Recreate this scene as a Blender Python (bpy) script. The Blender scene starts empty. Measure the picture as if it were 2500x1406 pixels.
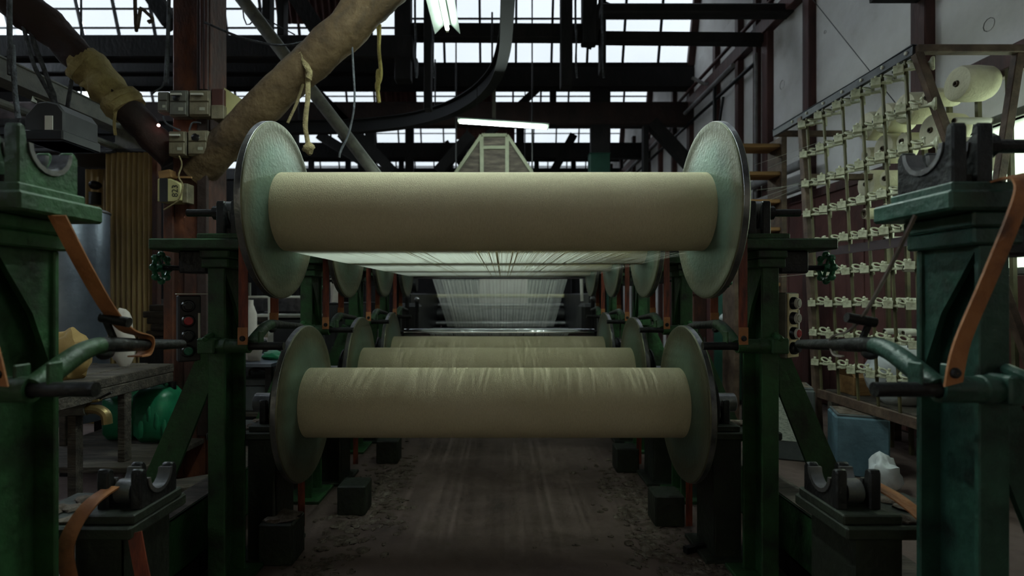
import bpy, bmesh, math, random
from mathutils import Vector, Matrix, noise as mnoise
from math import sin, cos, pi, radians

sc = bpy.context.scene
col = sc.collection
random.seed(7)

# ------------------------------------------------------------------ camera
F, VX, VY, H = 1325.0, 1228.0, 721.0, 1.25      # focal length (px of 2500), vanishing point, eye height
cam = bpy.data.objects.new('camera', bpy.data.cameras.new('camera'))
col.objects.link(cam)
cam.location = (0, 0, H)
cam.rotation_euler = (pi / 2, 0, 0)
cam.data.sensor_width = 36.0
cam.data.lens = F / 2500 * 36.0
cam.data.shift_x = (1250 - VX) / 2500
cam.data.shift_y = (VY - 703) / 2500
cam.data.clip_start = 0.05
cam.data.dof.use_dof = True
cam.data.dof.focus_distance = 2.35
cam.data.dof.aperture_fstop = 2.2
sc.camera = cam

# ------------------------------------------------------------------ sky, exposure
world = bpy.data.worlds.new('overcast_sky')
sc.world = world
world.use_nodes = True
wn = world.node_tree.nodes
wn['Background'].inputs['Color'].default_value = (0.78, 0.90, 1.0, 1)
SKY = 9.0
wn['Background'].inputs['Strength'].default_value = SKY
sc.view_settings.view_transform = 'Standard'
sc.view_settings.look = 'None'
sc.view_settings.exposure = 0.75
sc.view_settings.gamma = 1.0
sc.view_settings.use_curve_mapping = False
sc.cycles.use_denoising = True
sc.cycles.max_bounces = 8
sc.cycles.transparent_max_bounces = 12
LAMP = 110.0                                       # fluorescent tube strength
LAMP_COL = (0.84, 1.0, 0.92)

# ------------------------------------------------------------------ helpers
def P(px, py, d):
    """real point at depth d that was measured at pixel (px, py) of the photograph"""
    return Vector(((px - VX) / F * d, d, H - (py - VY) / F * d))

def V(*a): return Vector(a)

def frame(p, q, up=None):
    z = (Vector(q) - Vector(p)).normalized()
    if up is None:
        up = Vector((0, 0, 1)) if abs(z.z) < 0.9 else Vector((0, 1, 0))
    x = Vector(up).cross(z)
    if x.length < 1e-6: x = Vector((1, 0, 0)).cross(z)
    x.normalize(); y = z.cross(x)
    return x, y, z

class MB:
    def __init__(s): s.v = []; s.f = []
    def add(s, vs, fs):
        n = len(s.v); s.v += [Vector(v) for v in vs]; s.f += [tuple(i + n for i in f) for f in fs]; return s
    def box(s, a, b):
        x0, x1 = sorted((a[0], b[0])); y0, y1 = sorted((a[1], b[1])); z0, z1 = sorted((a[2], b[2]))
        return s.add([(x0,y0,z0),(x1,y0,z0),(x1,y1,z0),(x0,y1,z0),(x0,y0,z1),(x1,y0,z1),(x1,y1,z1),(x0,y1,z1)],
                     [(0,3,2,1),(4,5,6,7),(0,1,5,4),(1,2,6,5),(2,3,7,6),(3,0,4,7)])
    def obox(s, c, size, M):
        h = [k / 2 for k in size]
        vs = [Vector(c) + M @ Vector((sx*h[0], sy*h[1], sz*h[2])) for sz in (-1,1) for sx, sy in ((-1,-1),(1,-1),(1,1),(-1,1))]
        return s.add(vs, [(0,3,2,1),(4,5,6,7),(0,1,5,4),(1,2,6,5),(2,3,7,6),(3,0,4,7)])
    def beam(s, p, q, w, h, up=None):
        p, q = Vector(p), Vector(q); x, y, z = frame(p, q, up)
        vs = [b + x*sx*w/2 + y*sy*h/2 for b in (p, q) for sx, sy in ((-1,-1),(1,-1),(1,1),(-1,1))]
        return s.add(vs, [(0,3,2,1),(4,5,6,7),(0,1,5,4),(1,2,6,5),(2,3,7,6),(3,0,4,7)])
    def cyl(s, p, q, r0, r1=None, n=14):
        return s.tube([p, q], [r0, r0 if r1 is None else r1], n)
    def tube(s, pts, r, n=8, caps=True, jitter=0.0):
        pts = [Vector(p) for p in pts]
        if not isinstance(r, (list, tuple)): r = [r] * len(pts)
        x = None; vs = []; fs = []
        for i, p in enumerate(pts):
            a = pts[max(i-1, 0)]; b = pts[min(i+1, len(pts)-1)]
            z = (b - a).normalized()
            if x is None: x, y, _ = frame(a, b)
            else:
                x = x - z * x.dot(z); x.normalize(); y = z.cross(x)
            for k in range(n):
                t = 2*pi*k/n
                rr = r[i] * (1 + jitter * mnoise.noise(Vector((cos(t)*1.3 + p.x*3, sin(t)*1.3 + p.y*3, p.z*3 + i*.37))))
                vs.append(p + (x*cos(t) + y*sin(t)) * rr)
        for i in range(len(pts)-1):
            for k in range(n):
                a = i*n + k; b = i*n + (k+1) % n
                fs.append((a, b, b+n, a+n))
        if caps:
            fs.append(tuple(reversed(range(n)))); fs.append(tuple((len(pts)-1)*n + k for k in range(n)))
        return s.add(vs, fs)
    def lathe(s, o, axis, prof, n=32, close=False):
        """prof: (t along axis, radius)"""
        o = Vector(o); x, y, z = frame(o, o + Vector(axis)); vs = []; fs = []
        m = len(prof)
        for t, r in prof:
            for k in range(n):
                a = 2*pi*k/n; vs.append(o + z*t + (x*cos(a) + y*sin(a))*max(r, 1e-4))
        for i in range(m if close else m-1):
            j = (i+1) % m
            for k in range(n):
                l = (k+1) % n; fs.append((i*n+k, i*n+l, j*n+l, j*n+k))
        return s.add(vs, fs)
    def prism(s, poly, plane, a, b):
        """poly in the plane's two axes ('yz','xz','xy'), extruded from a to b along the third"""
        def pt(u, v, w): return {'yz': (w,u,v), 'xz': (u,w,v), 'xy': (u,v,w)}[plane]
        n = len(poly)
        vs = [pt(u, v, a) for u, v in poly] + [pt(u, v, b) for u, v in poly]
        fs = [tuple(range(n)), tuple(range(2*n-1, n-1, -1))] + [(i, (i+1) % n, n+(i+1) % n, n+i) for i in range(n)]
        return s.add(vs, fs)
    def ribbon(s, pts, wdir, w, t=0.004):
        pts = [Vector(p) for p in pts]; vs = []; fs = []
        for i, p in enumerate(pts):
            d = Vector(wdir[i] if isinstance(wdir, list) else wdir).normalized()
            tg = (pts[min(i+1, len(pts)-1)] - pts[max(i-1, 0)]).normalized()
            n = tg.cross(d).normalized()
            for a, b in ((-1,-1),(1,-1),(1,1),(-1,1)): vs.append(p + d*a*w/2 + n*b*t/2)
        for i in range(len(pts)-1):
            for k in range(4):
                l = (k+1) % 4; fs.append((i*4+k, i*4+l, i*4+4+l, i*4+4+k))
        m = (len(pts)-1)*4
        fs += [(3,2,1,0), (m,m+1,m+2,m+3)]
        return s.add(vs, fs)
    def blob(s, c, rad, seed=0, nu=14, nv=9, amp=0.25, fq=1.6, flat=None):
        c = Vector(c); vs = []; fs = []
        if not isinstance(rad, (tuple, list)): rad = (rad,)*3
        for j in range(nv+1):
            ph = pi*j/nv
            for i in range(nu):
                th = 2*pi*i/nu; d = Vector((sin(ph)*cos(th), sin(ph)*sin(th), cos(ph)))
                k = 1 + amp*mnoise.noise(d*fq + Vector((seed*3.1, seed*1.7, seed)))
                p = c + Vector((d.x*rad[0], d.y*rad[1], d.z*rad[2]))*k
                if flat is not None and p.z < flat: p.z = flat
                vs.append(p)
        for j in range(nv):
            for i in range(nu):
                a = j*nu+i; b = j*nu+(i+1) % nu; fs.append((a, b, b+nu, a+nu))
        return s.add(vs, fs)

ORG = {}
def link(me, name, m, parent=None):
    o = bpy.data.objects.new(name, me); col.objects.link(o)
    if m is not None and not me.materials: me.materials.append(m)
    if parent is not None: o.parent = parent
    return o

def mesh_of(mb, name, org=Vector((0,0,0)), smooth=35, bevel=0.0):
    me = bpy.data.meshes.new(name)
    me.from_pydata([tuple(v - org) for v in mb.v], [], mb.f)
    bm = bmesh.new(); bm.from_mesh(me)
    bmesh.ops.remove_doubles(bm, verts=bm.verts, dist=1e-6)
    bmesh.ops.recalc_face_normals(bm, faces=bm.faces)
    if bevel > 0:
        ed = [e for e in bm.edges if len(e.link_faces) == 2 and e.calc_face_angle(0) > radians(40)]
        bmesh.ops.bevel(bm, geom=ed, offset=bevel, segments=1, profile=0.5, affect='EDGES', clamp_overlap=True)
    bm.to_mesh(me); bm.free()
    if smooth:
        me.polygons.foreach_set('use_smooth', [True]*len(me.polygons))
        me.set_sharp_from_angle(angle=radians(smooth))
    return me

def tag(o, label, cat, group=None, kind=None):
    o['label'] = label
    if cat: o['category'] = cat
    if group: o['group'] = group
    if kind: o['kind'] = kind
    return o

def thing(name, label, cat, loc, group=None, kind=None):
    o = bpy.data.objects.new(name, None); col.objects.link(o)
    o.location = Vector(loc); o.empty_display_size = 0.1
    ORG[o.name] = Vector(loc)
    return tag(o, label, cat, group, kind)

def part(root, name, mb, m, label=None, bevel=0.0, smooth=35):
    org = ORG[root.name]
    o = link(mesh_of(mb, name, org, smooth, bevel), name, m, root)
    ORG[o.name] = org
    if label: o['label'] = label
    return o

def single(name, mb, m, label, cat, group=None, kind=None, bevel=0.0, smooth=35):
    lo = Vector((min(v.x for v in mb.v), min(v.y for v in mb.v), min(v.z for v in mb.v)))
    hi = Vector((max(v.x for v in mb.v), max(v.y for v in mb.v), max(v.z for v in mb.v)))
    c = (lo + hi)/2; c.z = lo.z
    o = link(mesh_of(mb, name, c, smooth, bevel), name, m); o.location = c
    ORG[o.name] = c
    return tag(o, label, cat, group, kind)

# ------------------------------------------------------------------ materials
def lin(c): return tuple((x/12.92 if x <= .04045 else ((x+.055)/1.055)**2.4) for x in [k/255 for k in c])
def mat(name, stops, scale=6, rough=0.7, metal=0.0, bump=0.0, bscale=None, stretch=(1,1,1), detail=6, spec=0.5, rvar=0.0, dist=0.0):
    m = bpy.data.materials.new(name); m.use_nodes = True
    nt = m.node_tree; N = nt.nodes; L = nt.links; b = N['Principled BSDF']
    tc = N.new('ShaderNodeTexCoord'); mp = N.new('ShaderNodeMapping'); mp.inputs['Scale'].default_value = stretch
    L.new(tc.outputs['Object'], mp.inputs['Vector'])
    nz = N.new('ShaderNodeTexNoise'); nz.inputs['Scale'].default_value = scale; nz.inputs['Detail'].default_value = detail
    nz.inputs['Roughness'].default_value = 0.62; nz.inputs['Distortion'].default_value = dist
    L.new(mp.outputs[0], nz.inputs['Vector'])
    rp = N.new('ShaderNodeValToRGB'); e = rp.color_ramp.elements
    if not isinstance(stops[0][1], tuple): stops = [(0.3 + 0.4*i/max(1, len(stops)-1), c) for i, c in enumerate(stops)]
    while len(e) < len(stops): e.new(0.5)
    for el, (p, c) in zip(e, stops): el.position = p; el.color = (*lin(c), 1)
    L.new(nz.outputs['Fac'], rp.inputs[0]); L.new(rp.outputs[0], b.inputs['Base Color'])
    b.inputs['Roughness'].default_value = rough; b.inputs['Metallic'].default_value = metal
    b.inputs['Specular IOR Level'].default_value = spec
    if rvar:
        mr = N.new('ShaderNodeMapRange'); mr.inputs['To Min'].default_value = rough - rvar; mr.inputs['To Max'].default_value = rough + rvar
        L.new(nz.outputs['Fac'], mr.inputs['Value']); L.new(mr.outputs[0], b.inputs['Roughness'])
    if bump:
        n2 = N.new('ShaderNodeTexNoise'); n2.inputs['Scale'].default_value = bscale or scale*4; n2.inputs['Detail'].default_value = 5
        L.new(mp.outputs[0], n2.inputs['Vector'])
        bp = N.new('ShaderNodeBump'); bp.inputs['Strength'].default_value = bump; bp.inputs['Distance'].default_value = 0.02
        L.new(n2.outputs['Fac'], bp.inputs['Height']); L.new(bp.outputs[0], b.inputs['Normal'])
    return m

GREEN = mat('chipped_green_paint', [(.30,(15,18,13)),(.44,(30,60,31)),(.62,(38,84,43)),(.80,(22,36,20))], 6, .55, 0, .25, 40, rvar=.12)
GREEN2 = mat('teal_green_paint', [(.30,(18,24,22)),(.45,(28,58,48)),(.7,(40,78,64))], 8, .45, 0, .3, 34, rvar=.12)
GREEND = mat('oil_blackened_green_paint', [(13,15,12),(24,32,20),(34,44,28)], 6, .6, 0, .3, 34)
WHEEL = mat('glossy_green_enamel', [(30,84,58),(44,118,84)], 10, .3)
IRON = mat('oily_black_iron', [(14,14,15),(27,28,30),(42,41,40)], 9, .45, .35, .3, 40, rvar=.1)
STEEL = mat('worn_steel', [(88,88,90),(128,128,130),(150,148,144)], 8, .32, .85, .1, 60, rvar=.08)
CHROME = mat('polished_chrome', [(190,194,200),(215,218,222)], 4, .14, 1.0)
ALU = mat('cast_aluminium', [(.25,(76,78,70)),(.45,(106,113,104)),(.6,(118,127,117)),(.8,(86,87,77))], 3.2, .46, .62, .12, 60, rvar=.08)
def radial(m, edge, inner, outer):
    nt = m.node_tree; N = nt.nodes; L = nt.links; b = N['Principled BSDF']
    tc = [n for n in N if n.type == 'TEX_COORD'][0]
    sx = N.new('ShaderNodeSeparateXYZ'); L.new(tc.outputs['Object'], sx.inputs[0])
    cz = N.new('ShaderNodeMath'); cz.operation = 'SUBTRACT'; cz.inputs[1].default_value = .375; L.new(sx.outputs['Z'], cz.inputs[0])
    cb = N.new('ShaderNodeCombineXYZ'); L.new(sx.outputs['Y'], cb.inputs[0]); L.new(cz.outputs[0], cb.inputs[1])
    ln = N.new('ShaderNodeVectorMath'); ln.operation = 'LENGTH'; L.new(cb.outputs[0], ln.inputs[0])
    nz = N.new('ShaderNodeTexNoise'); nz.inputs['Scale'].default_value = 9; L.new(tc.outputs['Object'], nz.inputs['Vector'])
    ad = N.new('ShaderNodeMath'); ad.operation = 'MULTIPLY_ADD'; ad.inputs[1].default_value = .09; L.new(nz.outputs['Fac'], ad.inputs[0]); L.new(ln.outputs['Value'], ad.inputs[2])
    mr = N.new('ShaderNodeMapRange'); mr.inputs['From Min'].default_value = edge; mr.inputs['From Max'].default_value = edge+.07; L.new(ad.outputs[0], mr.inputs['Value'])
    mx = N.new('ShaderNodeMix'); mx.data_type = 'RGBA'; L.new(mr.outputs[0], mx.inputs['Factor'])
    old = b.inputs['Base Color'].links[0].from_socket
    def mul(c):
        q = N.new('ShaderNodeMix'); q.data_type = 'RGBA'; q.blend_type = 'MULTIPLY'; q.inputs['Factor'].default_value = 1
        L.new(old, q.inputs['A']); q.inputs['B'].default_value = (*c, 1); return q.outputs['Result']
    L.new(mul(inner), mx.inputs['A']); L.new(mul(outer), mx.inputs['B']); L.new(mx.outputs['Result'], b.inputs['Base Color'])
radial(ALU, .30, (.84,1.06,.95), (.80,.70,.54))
YARN = mat('wound_cotton_yarn', [(.2,(192,181,152)),(.5,(206,195,166)),(.8,(216,207,178))], 60, .9, 0, .5, 130, (5,1,1), spec=.15)
THREAD = mat('white_warp_threads', [(205,204,190),(222,222,210)], 30, .85, 0, 0, spec=.2)
COTTON = mat('cream_cotton_cone', [(214,208,180),(230,226,200)], 14, .9, 0, .25, 70, spec=.15)
TUBEP = mat('paper_tube', [(66,54,44),(92,78,62)], 20, .8)
PORC = mat('dusty_porcelain', [(118,118,96),(174,174,150),(198,198,176)], 22, .45, 0, .2, 60)
LEATHER = mat('orange_leather_belt', [(.25,(76,45,28)),(.45,(142,90,52)),(.65,(164,108,66)),(.85,(104,62,38))], 9, .6, 0, .25, 60)
LEATHER2 = mat('dark_red_leather_belt', [(58,24,18),(112,46,28),(140,66,36)], 8, .6, 0, .2, 60, (6,1,1))
LEATHERG = mat('grey_leather_belt', [(92,84,78),(140,130,122)], 10, .7, 0, .2, 60)
BROWN = mat('red_brown_painted_timber', [(46,25,23),(70,38,34),(84,48,42)], 5, .6, 0, .35, 30, (1,1,.25))
DARKW = mat('sooty_dark_timber', [(13,12,14),(24,22,24),(35,31,31)], 5, .8, 0, .5, 20, (1,1,.5))
LOGW = mat('old_brown_log', [(.3,(44,34,24)),(.5,(84,66,44)),(.7,(112,92,64))], 3, .8, 0, .7, 16, (1,1,1), dist=.6)
LOGD = mat('dark_reddish_log', [(34,24,22),(58,38,34)], 4, .8, 0, .6, 16)
RUST = mat('rusty_brown_steel', [(.3,(38,22,18)),(.5,(70,39,29)),(.66,(112,62,37)),(.8,(52,31,25))], 4, .75, .1, .4, 30, (1,1,.5))
WOOD = mat('light_brown_plank', [(110,80,48),(140,104,64),(160,122,80)], 5, .7, 0, .3, 30, (.3,3,3))
GREYW = mat('dusty_grey_plank', [(42,37,32),(66,59,52),(94,86,76)], 6, .9, 0, .5, 25, (.6,3,3))
PLASTER = mat('stained_white_plaster', [(.22,(184,180,172)),(.42,(216,214,210)),(.65,(230,229,226)),(.85,(206,200,190))], 1.6, .85, 0, .15, 18, detail=9)
REDWALL = mat('brick_red_boarding', [(62,33,30),(80,43,38),(92,53,47)], 2.4, .75, 0, .2, 20)
CONC = mat('dusty_brown_concrete', [(.25,(50,39,36)),(.42,(84,68,63)),(.58,(102,85,79)),(.75,(66,53,42))], 1.7, .85, 0, .35, 14, detail=10, dist=.4)
LINT = mat('grey_cotton_lint', [(70,61,54),(98,88,80),(128,119,110)], 20, 1.0, 0, .6, 60, spec=.05)
CORR = mat('weathered_corrugated_sheet', [(112,92,58),(156,132,86),(178,152,102)], 4, .7, .1, .2, 30, (1,1,.3))
CORRR = mat('reddish_corrugated_sheet', [(96,62,58),(126,84,78)], 4, .7, 0, .2, 30)
TANK = mat('galvanised_blue_grey', [(88,96,108),(112,120,134),(126,134,146)], 3, .38, .55, .1, 30)
GREYM = mat('dull_grey_enamel', [(70,70,66),(104,104,96),(120,118,108)], 8, .6, .05, .2, 30)
BAKE = mat('grey_beige_bakelite', [(84,78,64),(116,108,88),(130,122,100)], 12, .6, 0, .2, 40)
CREAM = mat('yellowed_cream_plastic', [(176,170,120),(196,190,140)], 10, .55)
CREAMP = mat('cream_enamel_plate', [(196,182,140),(214,202,160)], 14, .4)
BLACK = mat('black_plastic', [(14,14,15),(26,26,27)], 10, .35)
DARKG = mat('dark_grey_housing', [(28,28,30),(46,46,48)], 6, .55)
REDB = mat('red_button', [(150,40,44),(180,60,60)], 10, .3)
GRNB = mat('green_button', [(24,70,54),(36,96,74)], 10, .3)
GREYB = mat('grey_button', [(150,150,136),(176,176,160)], 10, .35)
WHITEP = mat('off_white_paint', [(190,188,178),(214,212,204)], 8, .6)
CANG = mat('green_plastic_can', [(.3,(22,92,62)),(.6,(40,136,96)),(.8,(60,160,116))], 5, .35, 0, .2, 12)
BLUEB = mat('slate_blue_box', [(.3,(58,82,94)),(.6,(84,112,126)),(.85,(110,140,152))], 5, .6, 0, .2, 30)
GREYBOX = mat('dark_grey_box', [(64,70,72),(92,98,100)], 5, .65, 0, .2, 30)
PAPER = mat('printed_paper_sheet', [(.44,(150,160,150)),(.5,(196,204,192)),(.9,(204,210,200))], 40, .8, 0, 0, 40, (1,1,4))
BRASS = mat('tarnished_brass', [(110,92,56),(150,130,88)], 10, .4, .6)
ROPE = mat('dusty_hemp_rope', [(110,98,70),(160,146,108)], 40, .95, 0, .6, 120)
ROPEY = mat('yellow_rope', [(150,136,72),(186,172,104)], 40, .95, 0, .6, 120)
CABLE = mat('lint_covered_cable', [(40,40,44),(96,100,108)], 30, .9, 0, .5, 80)
WRAP = mat('tan_cloth_bandage', [(120,106,68),(156,140,94),(172,158,112)], 10, .95, 0, .7, 40)
TANBAG = mat('tan_paper_bag', [(140,112,66),(172,144,92)], 6, .85, 0, .4, 10)
WHITEBAG = mat('white_plastic_bag', [(176,180,184),(206,210,214)], 5, .5, 0, .4, 10)
PALE = mat('pale_cotton_cloth', [(178,168,162),(206,198,190)], 5, .95, 0, .3, 12)
PINK = mat('pink_paper', [(196,150,150),(210,168,166)], 8, .8)
PIPE = mat('lagged_grey_pipe', [(116,114,116),(150,148,150)], 8, .7, 0, .2, 30)
MAROON = mat('maroon_steel_strip', [(40,30,34),(60,44,48)], 8, .6, .2)
BRKT = mat('brown_painted_angle_iron', [(54,40,34),(80,62,52),(104,86,72)], 9, .6, .2, .2, 30)
RAILM = mat('dark_slate_steel_rail', [(52,52,58),(76,76,84)], 9, .5, .4, .15, 30)
OLIVE = mat('olive_painted_rod', [(66,62,42),(96,90,62)], 9, .5, .2)
OLIVEP = mat('pale_olive_paint', [(92,94,74),(112,114,92)], 8, .6)
RAILB = mat('soot_black_steel', [(8,8,9),(15,15,17)], 8, .75)
TEALBOX = mat('dark_teal_cabinet', [(20,60,48),(28,76,62)], 5, .5)

def lampmat(name, colr, s):
    m = bpy.data.materials.new(name); m.use_nodes = True
    b = m.node_tree.nodes['Principled BSDF']
    b.inputs['Base Color'].default_value = (.9,.95,.92,1)
    b.inputs['Emission Color'].default_value = (*colr, 1); b.inputs['Emission Strength'].default_value = s
    return m
TUBE = lampmat('lit_fluorescent_tube', LAMP_COL, LAMP)
TUBEW = lampmat('weak_fluorescent_tube', LAMP_COL, 12.0)
REFLECT = mat('white_enamel_reflector', [(120,132,122),(146,156,146)], 6, .5)
PILOT = lampmat('red_pilot_lamp', (1,.5,.45), 6)

def translucent(m, f):
    nt = m.node_tree; N = nt.nodes; L = nt.links; b = N['Principled BSDF']; out = N['Material Output']
    tl = N.new('ShaderNodeBsdfTranslucent'); tl.inputs[0].default_value = (.80,.82,.74,1)
    mx = N.new('ShaderNodeMixShader'); mx.inputs[0].default_value = f
    L.new(b.outputs[0], mx.inputs[1]); L.new(tl.outputs[0], mx.inputs[2]); L.new(mx.outputs[0], out.inputs['Surface'])
translucent(THREAD, .5)
def panemat(name, tint, frost):
    m = bpy.data.materials.new(name); m.use_nodes = True
    nt = m.node_tree; N = nt.nodes; L = nt.links
    for n in list(N):
        if n.type == 'BSDF_PRINCIPLED': N.remove(n)
    out = N['Material Output']
    tr = N.new('ShaderNodeBsdfTransparent'); tr.inputs[0].default_value = (*tint, 1)
    tl = N.new('ShaderNodeBsdfTranslucent'); tl.inputs[0].default_value = (*tint, 1)
    gl = N.new('ShaderNodeBsdfGlossy'); gl.inputs['Roughness'].default_value = .12
    tc = N.new('ShaderNodeTexCoord'); nz = N.new('ShaderNodeTexNoise'); nz.inputs['Scale'].default_value = 1.3
    L.new(tc.outputs['Object'], nz.inputs['Vector'])
    mr = N.new('ShaderNodeMapRange'); mr.inputs['To Min'].default_value = frost*.5; mr.inputs['To Max'].default_value = frost*1.5
    L.new(nz.outputs['Fac'], mr.inputs['Value'])
    mx = N.new('ShaderNodeMixShader'); L.new(mr.outputs[0], mx.inputs[0]); L.new(tr.outputs[0], mx.inputs[1]); L.new(tl.outputs[0], mx.inputs[2])
    m2 = N.new('ShaderNodeMixShader'); m2.inputs[0].default_value = .04
    L.new(mx.outputs[0], m2.inputs[1]); L.new(gl.outputs[0], m2.inputs[2]); L.new(m2.outputs[0], out.inputs['Surface'])
    return m
GLASS = panemat('dusty_wired_glass', (.085,.082,.080), .25)
GLASSD = panemat('grimy_wired_glass', (.13,.13,.125), .4)
GLASSB = panemat('hazy_added_glass', (.27,.245,.20), .3)  # warm-tinted panes of the added window behind the viewer
GLASSW = panemat('frosted_window_glass', (.42,.44,.36), .35)
# ================================================================== SETTING
XR, XL, YF, YB = 3.70, -10.2, 23.5, -3.2          # right wall, left wall, far wall, wall behind
ZV = H + 4.45                                     # valley height of the saw-tooth roof
PITCH, LEAN = 3.1, 0.33                 # bay length, glazing height, lean of the glazing
BAYS = [10.6 + PITCH*n for n in range(-4, 5)]

single('floor', MB().box((XL-.2, YB-.2, -.2), (XR+.3, YF+.2, 0)), CONC, 'dusty brown concrete floor of the mill', 'floor', kind='structure', smooth=0)
single('wall_left', MB().box((XL-.2, YB, 0), (XL, YF, ZV)), DARKW, 'dark timber wall far across the mill', 'wall', kind='structure', smooth=0)
single('wall_far', MB().box((XL, YF, 0), (XR, YF+.2, ZV+.5)), DARKW, 'dark end wall far behind the machines', 'wall', kind='structure', smooth=0)
BX0, BX1, BZ0, BZ1 = -3.6, 2.6, .9, 2.7
m_ = MB()
for a, c in (((XL,YB-.2,0),(BX0,YB,ZV+1.3)), ((BX1,YB-.2,0),(XR,YB,ZV+1.3)), ((BX0,YB-.2,0),(BX1,YB,BZ0)), ((BX0,YB-.2,BZ1),(BX1,YB,ZV+1.3))): m_.box(a, c)
wb = single('wall_back', m_, DARKW, 'dark boarded wall closing the mill behind the viewer', 'wall', kind='structure', smooth=0)
wd = thing('window_8', 'wide window added behind the viewer for front light', 'window', (-.5, YB, BZ0), kind='structure')  # added opening, lets daylight onto the front faces of the creel
for i in range(7):
    x = BX0 + (BX1-BX0)/6*i
    part(wd, 'mullion', MB().box((x-.03, YB-.1, BZ0), (x+.03, YB-.02, BZ1)), GREYM)
    if i < 6: part(wd, 'pane', MB().box((x+.03, YB-.062, BZ0), (x+(BX1-BX0)/6-.03, YB-.056, BZ1)), GLASSB, smooth=0)

# right wall with a window opening
WY0, WY1, WZ0, WZ1 = 1.9, 4.50, H+.20, H+1.28
wr = thing('wall_right', 'tall white plastered timber-framed wall beside the bobbin creel', 'wall', (XR, 10, 0), kind='structure')
b = MB()
ZT = ZV
for a, c in (((XR, YB, 0), (XR+.2, WY0, ZT)), ((XR, WY1, 0), (XR+.2, YF, ZT)), ((XR, WY0, 0), (XR+.2, WY1, WZ0)), ((XR, WY0, WZ1), (XR+.2, WY1, ZT))): b.box(a, c)
part(wr, 'plaster', b, PLASTER, smooth=0)
for yy, w in ((.9,.16),(2.7,.12),(4.73,.17),(6.48,.14),(7.50,.16),(8.4,.12),(9.3,.12),(10.6,.17),(11.6,.12),(12.6,.12),(13.7,.17),(15.2,.14),(16.8,.17),(18.4,.14),(19.9,.17)):
    part(wr, 'post', MB().box((XR-.09, yy-w/2, WZ1+.05 if WY0 < yy < WY1 else 0), (XR+.02, yy+w/2, ZT)), BROWN, bevel=.008)
part(wr, 'post', MB().box((XR-.075, 7.78, 0), (XR+.02, 7.88, ZT)), BROWN, bevel=.006)
part(wr, 'wall_plate', MB().box((XR-.12, YB, H+3.62), (XR+.02, YF, H+3.82)), BROWN, bevel=.01)
part(wr, 'wall_plate', MB().box((XR-.10, YB, H+1.62), (XR+.02, 4.4, H+1.78)), BROWN, bevel=.01)
part(wr, 'rail', MB().box((XR-.07, 4.8, H+1.14), (XR+.02, YF, H+1.24)), BROWN, bevel=.006)
yy = 4.62
while yy < 12:                                    # brick-red boards of the lower wall
    part(wr, 'board', MB().box((XR-.045+random.uniform(-.006,.004), yy, .02), (XR+.01, yy+.285, H+1.15)), REDWALL, bevel=.004); yy += .29
yy = YB
while yy < 4.6:
    part(wr, 'board', MB().box((XR-.045+random.uniform(-.006,.004), yy, .02), (XR+.01, yy+.285, WZ0-.06)), REDWALL, bevel=.004); yy += .29
for px, py, d, r in ((2415,60,4.3,.05),(1910,207,7.2,.06),(2015,78,6.2,.02),(1785,200,9.2,.03)):  # holes and knots in the plaster
    p = P(px, py, d); k = XR/p.x; z = H + (p.z-H)*k
    part(wr, 'plaster_hole', MB().lathe((XR-.004, d*k, z), (1,0,0), [(0,r),(.012,r*.8),(.02,.001)], 10), GREYW, smooth=0)

wd = thing('window_9', 'bright frosted window in the right wall behind the bobbins', 'window', (XR, 3.2, WZ0), kind='structure')
for a, c in (((XR-.03,WY0,WZ0-.05),(XR+.1,WY1,WZ0)), ((XR-.03,WY0,WZ1),(XR+.1,WY1,WZ1+.06)), ((XR-.03,WY0-.06,WZ0-.05),(XR+.1,WY0,WZ1+.06)), ((XR-.03,WY1,WZ0-.05),(XR+.1,WY1+.06,WZ1+.06))):
    part(wd, 'frame', MB().box(a, c), GREYM, bevel=.005)
for i in range(3):
    y0 = WY0 + (WY1-WY0)/3*i; y1 = WY0 + (WY1-WY0)/3*(i+1)
    part(wd, 'pane', MB().box((XR+.05, y0+.02, WZ0), (XR+.056, y1-.02, WZ1)), GLASSW, smooth=0)
    if i: part(wd, 'mullion', MB().box((XR+.02, y0-.02, WZ0), (XR+.08, y0+.02, WZ1)), GREYM, bevel=.003)

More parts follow.
